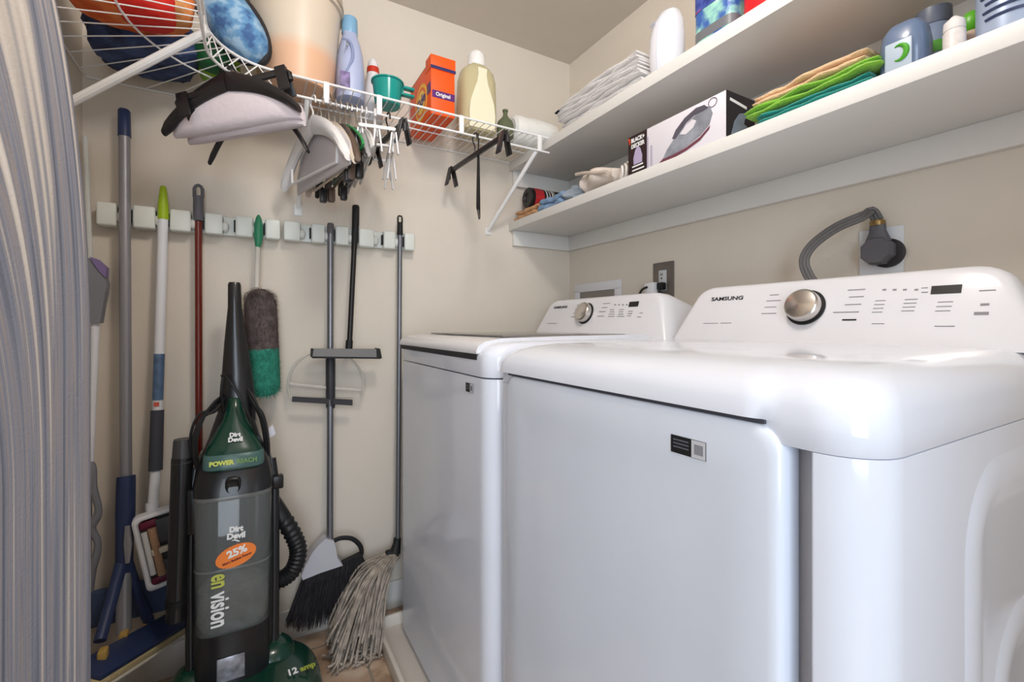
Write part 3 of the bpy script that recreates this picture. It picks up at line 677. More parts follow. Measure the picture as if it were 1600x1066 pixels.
# iron box
ib = thing('iron_box', 'printed cardboard box of a steam iron on the lower shelf', 'box', (1.012, .83, ZL))
IX, IY0, IY1, IZ0, IZ1 = .957, .672, .988, ZL + .0005, ZL + .112
iw = M('carton_white', (222, 218, 226), .4); ik = M('carton_black', (40, 26, 28), .4)
part('carton', MB().box(IX, IX + .11, IY0, IY1, IZ0, IZ1, .001), iw, ib)
part('end_panel', MB().box(IX - .0007, IX, IY1 - .072, IY1, IZ0, IZ1), ik, ib, label='dark maroon end of the front')
part('side_panel', MB().box(IX, IX + .11, IY0 - .0007, IY0, IZ0, IZ1), M('carton_dark', (44, 40, 44), .4), ib, label='dark side with a second iron picture')
lt = frame((IX - .0012, IY1 - .036, IZ1 - .0235), (0, -1, 0), (0, 0, 1))
part('logo_lettering', MB().text('BLACK+', .0165, lt @ Matrix.Translation((0.002, .0085, 0)), off=.0005, sx=.85).text('DECKER', .0165, lt @ Matrix.Translation((.002, -.0085, 0)), off=.0005, sx=.82), whitep, ib)
part('logo_block', MB().box(-.031, -.0275, .001, .016, -.0004, .0005, mat=lt).box(-.0355, -.029, .013, .019, -.0004, .0003, mat=lt), M('logo_orange', (226, 70, 40), .4), ib)
def shp(pts, x, sx=-1): return [V((x, y, z)) for y, z in pts]
yc = IY1 - .038
sole = [(yc - .016, IZ0 + .026), (yc - .017, IZ0 + .045), (yc - .010, IZ0 + .066), (yc, IZ0 + .078), (yc + .010, IZ0 + .066), (yc + .017, IZ0 + .045), (yc + .016, IZ0 + .026)]
part('soleplate_picture', MB().poly(shp(sole, IX - .0007), (-.0006, 0, 0)), M('print_lilac', (176, 164, 196), .5), ib)
part('print_lines', MB().box(IX - .0012, IX - .0007, yc - .02, yc + .022, IZ0 + .019, IZ0 + .023).box(IX - .0012, IX - .0007, yc - .024, yc + .022, IZ0 + .008, IZ0 + .012), whitep, ib)
# iron picture on the front face: drawn flat, y runs from left (high) to right (low)
def F(a, b): return (IY1 - .078 - ((a - .125) * 1.14 + .122), IZ0 + (max(b, .0) - .05) * 1.14 + .0525 if b else IZ0)
bodyp = [F(.062, .012), F(.075, .030), F(.10, .052), F(.135, .072), F(.160, .082), F(.176, .088), F(.190, .083), F(.196, .066), F(.188, .045), F(.165, .030), F(.13, .019), F(.09, .013)]
part('iron_picture', MB().poly(shp(bodyp, IX - .0001), (-.0006, 0, 0)), M('print_grey', (138, 142, 152), .45, var=.3, vscale=30), ib)
hand = [F(.090, .050), F(.100, .066), F(.125, .084), F(.155, .094), F(.176, .092), F(.186, .082), F(.172, .080), F(.150, .080), F(.130, .072), F(.112, .058), F(.100, .046)]
part('iron_picture', MB().poly(shp(hand, IX - .0006), (-.0006, 0, 0)), M('print_dark', (84, 80, 92), .45, var=.2, vscale=40), ib)
win = [F(.112, .052), F(.128, .066), F(.146, .073), F(.156, .066), F(.148, .054), F(.128, .046)]
part('iron_picture', MB().poly(shp(win, IX - .001), (-.0005, 0, 0)), iw, ib)
solep = [F(.052, .006), F(.062, .012), F(.09, .012), F(.13, .017), F(.165, .027), F(.19, .043), F(.188, .036), F(.165, .020), F(.13, .010), F(.09, .004)]
part('iron_picture', MB().poly(shp(solep, IX - .0007), (-.0006, 0, 0)), M('print_maroon', (110, 60, 74), .45), ib)
part('badge_ring', MB().tube([(IX - .0006, F(.196 + .010 * cos(a), 0)[0], IZ0 + .097 + .0105 * sin(a)) for a in [2 * pi * i / 24 for i in range(24)]], .0011, 5, closed=True), M('print_badge', (120, 112, 128), .45), ib)
part('fabric_picture', MB().box(IX - .0005, IX, F(.018, 0)[0], F(.006, 0)[0], IZ0 + .004, IZ0 + .088).box(IX - .0005, IX, F(.030, 0)[0], F(.024, 0)[0], IZ0 + .003, IZ0 + .06), M('print_folds', (176, 168, 188), .5), ib)
s_iron = [(.018, .012), (.03, .045), (.048, .066), (.075, .074), (.088, .068), (.07, .058), (.066, .045), (.088, .04), (.094, .015), (.06, .008)]
part('side_iron_picture', MB().poly([V((IX + a, IY0 - .0007, IZ0 + b)) for a, b in s_iron], (0, -.0006, 0)), M('print_grey2', (128, 138, 150), .45, var=.2, vscale=30), ib)
part('side_print', MB().box(-.032, .032, -.0035, .0035, 0, .0005, mat=frame((IX + .045, IY0 - .0008, IZ1 - .022), (1, 0, -.12), (0, 0, 1))), whitep, ib)
# coloured towels
for (a, b, z0, z1, c, lb, sd) in ((.39, .60, zb, zb + .022, (10, 140, 130), 'teal folded towel at the bottom of the coloured pile', 31), (.375, .628, zb + .023, zb + .047, (128, 186, 52), 'lime green folded towel in the middle of the coloured pile', 32), (.40, .615, zb + .048, zb + .073, (226, 188, 148), 'tan folded towel on top of the coloured pile', 33)):
    folded('folded_towel', .962 + (z0 - zb) * .1, 1.15, a, b, z0, z1, 2, M('towel_' + str(sd), c, .9, bump=.4, bscale=200, sheen=.3), sd, lb, 'towel', 'coloured towels on the lower shelf')
folded('folded_cloth', 1.16, 1.25, .50, .70, zb, zb + .105, 3, M('maroon_cloth', (130, 40, 34), .85, bump=.3), 36, 'dark red folded cloth standing behind the tan towel', 'cloth', None)
# bottles
b1 = thing('bottle', 'blue-grey translucent bottle with a green leaf emblem, right after the coloured towels', 'bottle', (1.0, .352, ZL), 'bottles on the lower shelf')
blg = M('blue_grey_plastic', (98, 116, 146), .25, coat=.3)
part('body', MB().rings([sell(1.0, .352, ZL + z, hx, hy, 2.8, 36) for z, hx, hy in ((.0005, .027, .031), (.004, .030, .034), (.055, .030, .034), (.076, .028, .031), (.09, .020, .023), (.096, .008, .01))]), blg, b1, ang=70)
wm = frame((.9693, .352, ZL + .034), (0, -1, 0), (0, 0, 1))
part('label', MB().box(-.019, .019, -.026, .022, -.002, .0004, .002, mat=wm), M('label_pale', (176, 190, 206), .4), b1)
part('leaf_emblem', MB().tube([(.9685, .351 + .011 * cos(a), ZL + .034 + .013 * sin(a)) for a in [radians(60 + 240 * i / 16) for i in range(17)]], [.001 + .0035 * sin(pi * i / 16) for i in range(17)], 8), M('leaf_green', (76, 160, 40), .4), b1)
b2 = thing('bottle', 'grey bottle with a green band and dark cap, standing behind the blue-grey bottle', 'bottle', (1.085, .342, ZL), 'bottles on the lower shelf')
part('body', MB().lathe([(.032, .0005), (.035, .004), (.035, .085), (.028, .105), (.02, .112)], (1.085, .342, ZL)), M('slate_plastic', (116, 128, 150), .3), b2)
part('label_band', MB().lathe([(.0352, .05), (.0357, .0505), (.0357, .07), (.0352, .0705)], (1.085, .342, ZL)), M('band_green', (70, 140, 34), .4), b2)
part('cap', MB().lathe([(.026, .108), (.027, .111), (.026, .138), (.001, .14)], (1.085, .342, ZL)), M('cap_dark', (92, 98, 114), .4), b2)
b3 = thing('bottle', 'tiny white bottle with a ridged white cap at the shelf edge', 'bottle', (.985, .287, ZL), 'bottles on the lower shelf')
part('body', MB().lathe([(.012, .0005), (.0142, .003), (.0142, .036), (.0112, .041), (.0095, .043)], (.985, .284, ZL)), M('bottle_bone', (214, 208, 206), .4, var=.08, vscale=80), b3)
cp = MB().lathe([(.0133, .039), (.0138, .041), (.013, .053), (.0095, .056), (.0035, .062), (.001, .063)], (.985, .284, ZL), seg=20)
part('cap', cp, M('cap_bone', (226, 222, 220), .45), b3)
b4 = thing('bottle', 'small bottle with a round green cap beside the tiny white bottle', 'bottle', (1.03, .275, ZL), 'bottles on the lower shelf')
part('body', MB().lathe([(.018, .0005), (.020, .003), (.02, .035), (.014, .045)], (1.03, .276, ZL)), M('bottle_tan', (190, 166, 150), .4), b4)
part('cap', MB().ell((1.03, .276, ZL + .060), (.015, .015, .022), 1, 0, 1, 0, 3), M('cap_green', (84, 164, 30), .35), b4)
b5 = thing('spray_can', 'wide pale blue can with dark printed lines, last on the lower shelf', 'can', (1.0, .20, ZL), 'bottles on the lower shelf')
part('body', MB().lathe([(.036, .0005), (.039, .004), (.039, .15), (.034, .165), (.02, .17)], (1.01, .226, ZL), seg=36), M('can_blue', (164, 178, 204), .3, metal=.2), b5)
pl_ = MB()
for zz, a0, a1 in ((.03, 150, 215), (.042, 145, 205), (.054, 150, 220), (.066, 140, 210)):
    pts = [(1.01 + .0392 * cos(radians(a0 + (a1 - a0) * i / 8)), .226 + .0392 * sin(radians(a0 + (a1 - a0) * i / 8)), ZL + zz) for i in range(9)]
    pl_.tube(pts, .0025, 5)
part('print_lines', pl_, M('can_navy', (54, 64, 98), .4), b5)
part('cap', MB().lathe([(.03, .165), (.031, .168), (.029, .20), (.001, .202)], (1.01, .226, ZL)), M('cap_grey', (150, 154, 166), .4), b5)

# ---------------------------------------------------------------- wall fittings
vb = thing('valve_box', 'white recessed laundry valve box on the wall behind the washing machine', 'valve box', (XR, 1.49, 1.13))
part('frame', MB().box(XR - .008, XR, 1.35, 1.645, 1.195, 1.232, .002).box(XR - .008, XR, 1.35, 1.645, 1.03, 1.06, .002).box(XR - .008, XR, 1.35, 1.385, 1.055, 1.20, .002).box(XR - .008, XR, 1.61, 1.645, 1.055, 1.20, .002), enamel2, vb)
part('recess', MB().box(XR - .0035, XR - .0005, 1.38, 1.615, 1.05, 1.20), M('recess_grey', (140, 134, 128), .6), vb)
ou = thing('wall_outlet', 'grey metal outlet plate between the two machines with plugs in it', 'outlet', (XR, 1.137, 1.21))
part('plate', MB().box(XR - .006, XR, 1.091, 1.183, 1.146, 1.2735, .002), M('plate_grey', (122, 114, 108), .4, metal=.5), ou)
part('receptacle', MB().box(XR - .0085, XR - .005, 1.120, 1.155, 1.172, 1.245, .002), M('receptacle_white', (206, 208, 212), .4), ou)
part('slots', MB().box(XR - .0092, XR - .008, 1.1365, 1.139, 1.226, 1.234).box(XR - .0092, XR - .008, 1.1435, 1.146, 1.226, 1.234).lathe([(.003, 0), (.003, .001)], mat=frame((XR - .0085, 1.141, 1.216), (0, -1, 0), (0, 0, 1)), seg=10), blackm, ou)
pg = thing('power_plug', 'white plug adapter with a black cord in the grey outlet', 'plug', (XR - .03, 1.15, 1.19))
part('adapter', MB().box(XR - .045, XR - .009, 1.145, 1.19, 1.150, 1.202, .004), enamel2, pg)
part('cord', MB().tube(bez([(XR - .046, 1.172, 1.186), (XR - .062, 1.182, 1.176), (XR - .062, 1.196, 1.15), (XR - .05, 1.20, 1.10), (XR - .04, 1.2, 1.02)], 20), .004, 8), blackm, pg)
bp = thing('power_plug', 'small black plug in the lower socket of the grey outlet', 'plug', (XR - .02, 1.135, 1.19))
part('plug_body', MB().box(XR - .032, XR - .0085, 1.118, 1.143, 1.174, 1.200, .004), blackm, bp)
part('cord', MB().tube(bez([(XR - .03, 1.13, 1.178), (XR - .036, 1.13, 1.15), (XR - .035, 1.13, 1.09), (XR - .03, 1.13, 1.02)], 16), .0035, 8), blackm, bp)
dou = thing('wall_outlet', 'white dryer outlet plate holding the large grey plug', 'outlet', (XR, .493, 1.22))
part('plate', MB().box(XR - .006, XR, .450, .536, 1.160, 1.2745, .002), M('plate_white', (222, 226, 232), .35), dou)
part('receptacle', MB().lathe([(.033, 0), (.033, .008), (.029, .010), (.001, .010)], mat=frame((XR - .006, .478, 1.214), (0, -1, 0), (0, 0, 1))), M('receptacle_dark', (36, 34, 40), .5), dou)
pc = thing('electric_cable', 'thick grey dryer cord arching up from the dryer to its round plug', 'cord', (XR - .04, .52, 1.22))
pgm = M('plug_grey', (92, 92, 98), .5)
mt = frame((XR - .010, .490, 1.219), (0, -1, 0), (0, 0, 1))
oct_ = [(.033 * cos(radians(22.5 + 45 * k)), .033 * sin(radians(22.5 + 45 * k))) for k in range(8)]
plug = MB().rings([[mt @ V((x * s, y * s, z)) for x, y in oct_] for z, s in ((0, .95), (.003, 1), (.026, 1), (.034, .88))])
plug.rings([[mt @ V((x * w, z * 1.0, .017 + y * d)) for x, y in [(cos(2 * pi * k / 10), sin(2 * pi * k / 10)) for k in range(10)]] for z, w, d in ((.02, .027, .014), (.045, .017, .012), (.060, .016, .011), (.062, .013, .010))])
part('plug_body', plug, pgm, pc, ang=25)
pa = mt @ V((0, .058, .017)); pb_ = mt @ V((0, .070, .017))
part('strain_clamp', MB().tube([pa, pa * .5 + pb_ * .5, pb_], [.014, .0155, .014], 12), M('clamp_brass', (150, 124, 78), .35, metal=.7), pc)
q1 = V(pb_)
path = bez([q1, q1 + V((-.006, .010, .022)), PX(1345, 339, X=1.20), PX(1308, 355, X=1.185), PX(1275, 378, X=1.175), PX(1259, 398, X=1.17), PX(1257, 415, X=1.17), PX(1264, 432, X=1.175), PX(1272, 446, X=1.18), PX(1276, 480, X=1.215)], 60)
cm = MB()
for dz in (-.0068, 0, .0068):
    pts = []
    for i, p in enumerate(path):
        a = path[max(i - 1, 0)]; b = path[min(i + 1, len(path) - 1)]; tn = (b - a).normalized(); sd = tn.cross(V((1, .15, 0))).normalized()
        pts.append(p + sd * dz * 1.0)
    cm.tube(pts, .0050, 8)
part('cable', cm, M('cable_grey', (100, 98, 98), .5), pc)

# ---------------------------------------------------------------- mop holder rails on the back wall
railm = M('rail_plastic', (222, 226, 220), .35)
def mop_rail(x0, x1, slots, label):
    t = thing('mop_holder', label, 'mop holder', ((x0 + x1) / 2, YB, 1.325), 'white mop holder rails')
    part('back_plate', MB().box(x0 + .006, x1 - .006, YB - .022, YB, 1.329, 1.387, .004), railm, t)
    edges = [x0] + [v for s in slots for v in (s - .0165, s + .0165)] + [x1]
    for i in range(0, len(edges), 2): part('block', MB().box(edges[i], edges[i + 1], YB - .046, YB - .006, 1.326, 1.390, .006, 3), railm, t)
    for s in slots:
        rl = MB(); rl.ell((s - .0105, YB - .034, 1.352), (.010, .013, .017), 1, 0, 1, 0, 3)
        part('roller', rl, M('roller_white', (214, 216, 212), .4), t)
        part('grip', MB().box(s + .012, s + .0175, YB - .040, YB - .016, 1.340, 1.376, .002).box(s - .0185, s - .016, YB - .04, YB - .016, 1.336, 1.38, .001), blackm, t)
sx = lambda px, Y=1.65, py=350: PX(px, py, Y=Y).x
R1 = [sx(195), sx(254), sx(309), sx(358), sx(405)]
R2 = [sx(478), sx(516), sx(553), sx(592), sx(625)]
mop_rail(sx(150, 1.65), sx(438, 1.65), R1, 'white mop holder rail carrying the grey, white and red poles and the duster')
mop_rail(sx(443, 1.65), sx(648, 1.65), R2, 'white mop holder rail carrying the broom, squeegee and string mop poles')

# ---------------------------------------------------------------- cleaning tools along the back wall
def P(px, py, Y): return PX(px, py, Y=Y)
# flat mop with blue handle
fm = thing('flat_mop', 'flat floor mop with grey pole, dark blue forked handle and wide blue plate', 'mop', P(196, 1000, 1.6), 'mops hanging on the back wall')
bl = M('navy_plastic', (44, 57, 94), .4)
part('pole', MB().tube([P(194.5, 212, 1.648), P(197, 745, 1.615)], .0135, 16), steel_lt, fm)
part('end_cap', MB().tube([P(194, 171, 1.651), P(194, 174, 1.651), P(194.6, 214, 1.648)], [.011, .0143, .0152], 16), bl, fm)
part('grip', MB().tube([P(197, 744, 1.615), P(197, 752, 1.612), P(196, 800, 1.61), P(195, 840, 1.60), P(194, 890, 1.59), P(194, 905, 1.59)], [.021, .0215, .022, .020, .019, .016], 16), bl, fm)
part('grip_inlay', MB().tube([P(199, 822, 1.575), P(200, 850, 1.572), P(199, 880, 1.57)], [.006, .010, .005], 10, flat=.5), steel_lt, fm)
part('pole', MB().tube([P(194, 890, 1.59), P(193, 988, 1.55)], .0165, 16), steel_lt, fm)
plate0, plate1 = P(132, 1052, 1.36), P(287, 962, 1.655)
for a, b, c in (((190, 880), (175, 935), (156, 1002)), ((198, 880), (215, 930), (233, 972))):
    ya = 1.44 if a[0] < 195 else 1.615
    part('fork_arm', MB().tube([P(*a, 1.59), P(*b, (1.59 + ya) / 2), P(*c, ya)], [.015, .0135, .013], 12), bl, fm)
yel = M('yellow_hinge', (190, 156, 84), .45)
for q, yy in (((160, 1020), 1.42), ((193, 992), 1.53), ((230, 975), 1.615)):
    c = P(*q, yy); part('hinge', MB().box(c.x - .008, c.x + .010, c.y - .014, c.y + .014, c.z - .018, c.z + .008, .004), yel, fm)
ax = (plate1 - plate0).normalized(); up = V((.12, -.28, 1)); up = (up - ax * up.dot(ax)).normalized(); sd = ax.cross(up)
L = (plate1 - plate0).length
pmx = frame((plate0 + plate1) / 2, ax, up)      # local x along the plate, y up, z sideways
wv = .040
part('plate', MB().box(-L / 2, L / 2, -.008, .004, -wv, wv, .003, mat=pmx), bl, fm)
part('pad', MB().box(-L / 2 - .004, L / 2 + .004, -.028, -.008, -wv - .004, wv + .004, .006, mat=pmx), M('mop_pad', (196, 178, 136), .9, bump=.5, bscale=160), fm)
part('pad_edge', MB().tube([pmx @ V((-L / 2, -.028, wv + .004)), pmx @ V((L / 2, -.028, wv + .004))], .004, 8), M('pad_fringe', (214, 208, 196), .9, bump=.4), fm)
tag(part('mop_pad', MB().box(XL + .016, -.165, YB - .040, YB - .016, .215, .315, .008), M('slate_blue_cloth', (72, 88, 122), .8, bump=.3, bscale=120), org=(-.3, YB - .03, .215)), 'slate blue flat mop pad propped against the wall behind the blue forked mop', 'mop pad')
# sweeper with white pole
sw = thing('carpet_sweeper', 'stick sweeper with white pole, lime cap and its brush head facing outward', 'sweeper', P(243, 917, 1.62))
whp = M('white_pole', (226, 228, 234), .35)
part('pole', MB().tube([P(255, 340, 1.65), P(249, 552, 1.64), P(246, 640, 1.635), P(243, 735, 1.615), P(238, 800, 1.60)], .0125, 16), whp, sw)
part('end_cap', MB().tube([P(255, 291, 1.652), P(255, 295, 1.652), P(255, 312, 1.65), P(255, 320, 1.65), P(255, 343, 1.65)], [.006, .0085, .011, .0128, .0135], 14), M('lime_plastic', (160, 190, 26), .4), sw)
part('label_sleeve', MB().tube([P(249, 553, 1.64), P(246.6, 625, 1.6355)], .0133, 16), M('sleeve_blue', (84, 108, 140), .3, var=.25, vscale=50), sw)
part('grip', MB().tube([P(246, 641, 1.635), P(243, 735, 1.615)], [.0158, .0168], 16), M('charcoal_foam', (62, 64, 74), .65), sw)
part('label_ring', MB().box(*[v for k in range(3) for v in ((lambda c, h: (c - h, c + h))(P(244.5, 632, 1.622)[k], (.006, .001, .006)[k]))]), M('label_red', (206, 90, 70), .5), sw)
part('ferrule', MB().tube([P(238.5, 786, 1.602), P(238.2, 794, 1.601), P(237, 812, 1.595)], [.016, .0165, .012], 14), whp, sw)
hc = P(266, 851, 1.572); hmx = frame(hc, (.98, .1, .17), (-.02, 0, 1))
hw, hh = .068, .104
R = []
for ins_, z in ((0, -.02), (0, .010), (.004, .014), (.009, .0145), (.012, .010), (.012, .004)):
    R.append([hmx @ V((x, y, z)) for x, y in rrect(-hw + ins_, hw - ins_, -hh + ins_, hh - ins_, .014, 4)])
part('head_rim', MB().rings(R), whp, sw)
part('head_tray', MB().box(-hw + .013, hw - .013, -hh + .013, hh - .013, .002, .006, mat=hmx), M('tray_black', (34, 33, 36), .4), sw)
part('head_motor', MB().box(-.02, .05, .02, .085, .006, .016, .004, mat=hmx).box(-.022, .05, -.085, -.03, .006, .013, .004, mat=hmx), M('tray_grey', (70, 72, 76), .4), sw)
mar = M('maroon_plastic', (104, 26, 56), .45)
part('corner_pad', MB().box(-.054, -.014, .068, .089, .006, .012, .005, mat=hmx), mar, sw)
part('corner_pad', MB().box(-.054, -.014, -.089, -.070, .006, .012, .005, mat=hmx), mar, sw)
part('brush_roll', MB().tube([hmx @ V((-.029, -.068, .012)), hmx @ V((-.029, .066, .012))], .010, 12), M('brush_tan', (186, 146, 116), .8, bump=.6, bscale=300), sw)
part('brush_roll', MB().tube([hmx @ V((-.047, -.060, .010)), hmx @ V((-.047, .060, .010))], .007, 12), M('brush_white', (214, 214, 214), .6), sw)
part('axle', MB().box(-.040, .0, -.008, .008, .008, .020, .002, mat=hmx), M('axle_bone', (214, 202, 180), .5), sw)
# red pole
rp_ = thing('cleaning_pole', 'dark red pole with a grey hanging grip, behind the vacuum cleaner', 'pole', (P(310, 690, 1.65).x, 1.65, .05))
rx = P(310, 340, 1.65).x
part('pole', MB().tube([(rx, 1.65, 1.36), (rx + .003, 1.65, .06)], .0095, 14), M('red_lacquer', (104, 28, 14), .25, coat=.3), rp_)
g_ = P(310, 345, 1.65); g2 = P(310, 292, 1.65)
part('grip', MB().tube([g_, g_ + V((0, 0, .004)), (rx, 1.65, g2.z - .028)], [.012, .0135, .0135], 14), M('grip_grey', (96, 96, 102), .5), rp_)
part('hanging_eye', MB().tube([(rx - .010, 1.65, g2.z - .032), (rx - .010, 1.65, g2.z - .006), (rx - .006, 1.65, g2.z + .002), (rx, 1.65, g2.z + .005), (rx + .006, 1.65, g2.z + .002), (rx + .010, 1.65, g2.z - .006), (rx + .010, 1.65, g2.z - .032)], .0048, 8), M('eye_grey', (96, 96, 102), .5), rp_)
part('tip', MB().lathe([(.012, 0), (.013, .004), (.013, .03), (.0095, .032)], (rx + .003, 1.65, .032)), M('tip_grey', (96, 96, 102), .5), rp_)
# duster
du = thing('feather_duster', 'fluffy duster with green handle, grey-brown upper half and teal lower half', 'duster', P(410, 620, 1.62))
part('handle', MB().tube([P(404, 336, 1.645), P(404, 341, 1.645), P(404, 352, 1.645), P(404, 368, 1.645), P(403.5, 380, 1.645), P(403, 388, 1.645)], [.003, .008, .0125, .0135, .010, .007], 14), M('duster_green', (44, 132, 96), .4), du)
part('stick', MB().tube([P(403, 386, 1.645), P(401, 450, 1.63)], .0075, 12), M('duster_clear', (214, 210, 202), .2, alpha=.85), du)
def fluff(a, b, r0, n, mat, name, seed, ends=(.6, 1)):
    rnd = random.Random(seed); mb = MB(); d = b - a; L_ = d.length; d.normalize(); s1 = d.cross(V((0, 1, 0))).normalized(); s2 = d.cross(s1)
    core = [a + d * L_ * t for t in (0, .08, .25, .5, .75, .92, 1)]
    e0, e1 = ends
    rr = [r0 * q for q in (.90 - .65 * e0, .90 - .22 * e0, .90, .9, .9, .90 - .15 * e1, .90 - .6 * e1)]
    mb.tube(core, rr, 14)
    for _ in range(n):
        t = rnd.random(); ang = rnd.uniform(0, 2 * pi); rad = r0 * (1 - max(0, (.12 - t) / .12) ** 2 * .6 * e0 - max(0, (t - .88) / .12) ** 2 * .6 * e1) * .86
        o = s1 * cos(ang) + s2 * sin(ang); p = a + d * L_ * t + o * rad
        tip = p + o * rnd.uniform(.005, .014) + d * rnd.uniform(-.006, .016) + V((rnd.uniform(-.004, .004), rnd.uniform(-.004, .004), rnd.uniform(-.004, .004)))
        w = o.cross(d).normalized() * .0009
        v = [mb.b.verts.new(q) for q in (p - w, p + w, tip)]; mb.b.faces.new(v)
    return part(name, mb, mat, du, ang=80)
fa, fb, fc = P(406, 452, 1.615), P(410.5, 545, 1.612), P(413.5, 618, 1.61)
fluff(fa, fb, .050, 5200, M('fluff_grey', (104, 92, 90), .95, var=.35, vscale=40, bump=.6, bscale=120), 'fluff', 3, (1, 0))
fluff(fb, fc, .050, 4200, M('fluff_teal', (58, 150, 128), .95, var=.22, vscale=40, bump=.6, bscale=120), 'fluff', 4, (0, .8))
# broom with clip-on dustpan
bo = thing('broom', 'angled broom with grey pole, light grey cap and black bristles next to the vacuum hose', 'broom', P(515, 985, 1.62))
part('pole', MB().tube([P(516.5, 352, 1.65), P(515.5, 848, 1.615)], .0105, 14), steel, bo)
part('end_cap', MB().tube([P(516.5, 349, 1.65), P(516.5, 352, 1.65), P(516.5, 370, 1.65)], [.009, .0115, .0115], 14), M('cap_pole_grey', (90, 88, 90), .5), bo)
capm = M('broom_grey', (196, 196, 204), .4)
outl = [(509, 842), (522, 846), (525, 858), (527, 872), (536, 884), (500, 896), (473, 907), (471, 900), (478, 882), (488, 864), (498, 852)]
part('head_cap', MB().poly([P(x, y, 1.596) for x, y in outl], (0, .042, 0)), capm, bo)
brb = MB(); rnd = random.Random(5)
for i in range(620):
    q = rnd.random(); r_ = rnd.random()
    x0, y0 = 473 + 92 * q, 905 - 34 * q; yy = 1.598 + .036 * r_
    x1, y1 = 446 + 116 * q + rnd.uniform(-4, 4), 984 - 42 * q * q + rnd.uniform(-10, 6)
    if q < .12: y1 -= 6
    a = P(x0, y0 - 4, yy); b = P(x1, y1, yy + rnd.uniform(-.02, .012)); b.z = max(b.z, .012)
    brb.tube([a, a * .5 + b * .5 + V((rnd.uniform(-.002, .002), rnd.uniform(-.002, .002), 0)), b], [.0011, .0012, .0005], 3)
part('bristles', brb, M('bristle_black', (56, 54, 58), .55, var=.3, vscale=60), bo)
part('bristle_block', MB().poly([P(x, y, 1.60) for x, y in ((473, 905), (536, 883), (566, 868), (572, 880), (540, 898), (476, 915))], (0, .034, 0)), blackm, bo)
part('hang_loop', MB().tube(bez([P(520, 846, 1.625), P(533, 841, 1.625), P(550, 842, 1.625), P(562, 852, 1.625), P(565, 864, 1.625), P(560, 876, 1.625)], 24), .0078, 10, flat=.6), blackm, bo)
dp = thing('dustpan', 'clear rounded dustpan with a black lip, clipped to the broom pole', 'dustpan', P(512, 628, 1.62))
clrp = M('clear_plastic', (226, 222, 214), .08, trans=0, alpha=.22)
sh = [(457, 626)] + [(509 + 59 * cos(radians(a)), 604 - 57 * sin(radians(a))) for a in range(190, -11, -10)][0:] + [(552, 632)]
sh = [(509 - 59 * cos(radians(a)), 602 - 55 * sin(radians(a))) for a in range(-20, 201, 10)]
part('pan', MB().poly([P(x, y, 1.645) for x, y in sh], (0, .004, 0)), clrp, dp)
part('rim', MB().tube([P(x, y, 1.642) for x, y in sh], .0042, 8), M('clear_rim', (214, 212, 204), .12, alpha=.55), dp)
part('ridge', MB().tube([P(452, 600, 1.638), P(510, 606, 1.638), P(564, 610, 1.638)], .006, 8), M('clear_ridge', (226, 220, 214), .15, alpha=.5), dp)
part('lip', MB().poly([P(457, 620, 1.622), P(551, 625, 1.622), P(551, 634, 1.622), P(456, 628, 1.622)], (0, .006, 0)), M('lip_rubber', (52, 52, 56), .6), dp)
part('clip_sleeve', MB().tube([P(516.5, 558, 1.638), P(516.5, 562, 1.638), P(516.5, 634, 1.634), P(516.5, 638, 1.634)], [.0125, .0155, .0148, .013], 14), M('sleeve_dark', (48, 48, 54), .5), dp)
# squeegee
sq = thing('squeegee', 'window squeegee with black pole and grey bar head hanging in front of the broom pole', 'squeegee', P(541, 552, 1.6))
part('pole', MB().tube([P(554, 376, 1.645), P(546, 540, 1.60)], .0088, 12), blackp, sq)
part('grip', MB().tube([P(556, 321, 1.655), P(556, 324, 1.655), P(555.5, 350, 1.65), P(554, 378, 1.645), P(553, 392, 1.643)], [.010, .0125, .0125, .0105, .009], 14), blackm, sq)
part('collar', MB().tube([P(546, 532, 1.602), P(545, 548, 1.598)], .0115, 12), blackm, sq)
hbx = [P(488, 545, 1.585), P(593, 545.5, 1.585), P(596, 559, 1.585), P(487, 558, 1.585)]
part('bar', MB().poly(hbx, (0, .02, 0)), M('bar_grey', (124, 122, 122), .45), sq)
part('bar_end', MB().poly([P(588, 544, 1.583), P(594, 545, 1.583), P(597, 560, 1.583), P(589, 560, 1.583)], (0, .024, 0)), blackm, sq)
part('bar_end', MB().poly([P(486.5, 545, 1.583), P(490, 545, 1.583), P(488, 559, 1.583), P(486, 558, 1.583)], (0, .024, 0)), blackm, sq)
part('blade', MB().poly([P(487, 557, 1.584), P(596, 558.5, 1.584), P(595, 561, 1.584), P(488, 560, 1.584)], (0, .008, 0)), blackm, sq)
# string mop
sm = thing('string_mop', 'cotton string mop with slim grey pole standing against the washing machine', 'mop', P(600, 1005, 1.55), 'mops hanging on the back wall')
part('pole', MB().tube([P(625, 366, 1.648), P(621.5, 850, 1.615)], .0088, 12), steel, sm)
tp = P(625, 342, 1.65); tq = P(625, 368, 1.648)
part('hanging_eye', MB().tube([tq, tq + V((0, 0, .004)), tp - V((0, 0, .014))], [.0095, .011, .010], 12).tube([tp + V((-.0075, 0, -.016)), tp + V((-.0078, 0, .004)), tp + V((-.005, 0, .010)), tp + V((.005, 0, .010)), tp + V((.0078, 0, .004)), tp + V((.0075, 0, -.016))], .0032, 8), blackm, sm)
fe = P(620, 850, 1.615); fg = P(616, 868, 1.605)
part('ferrule', MB().tube([fe + V((.002, 0, .02)), fe, fg], [.0125, .014, .022], 14).box(fg.x - .03, fg.x + .018, fg.y - .012, fg.y + .012, fg.z - .006, fg.z + .022, .005), blackm, sm)
st = MB(); rnd = random.Random(11)
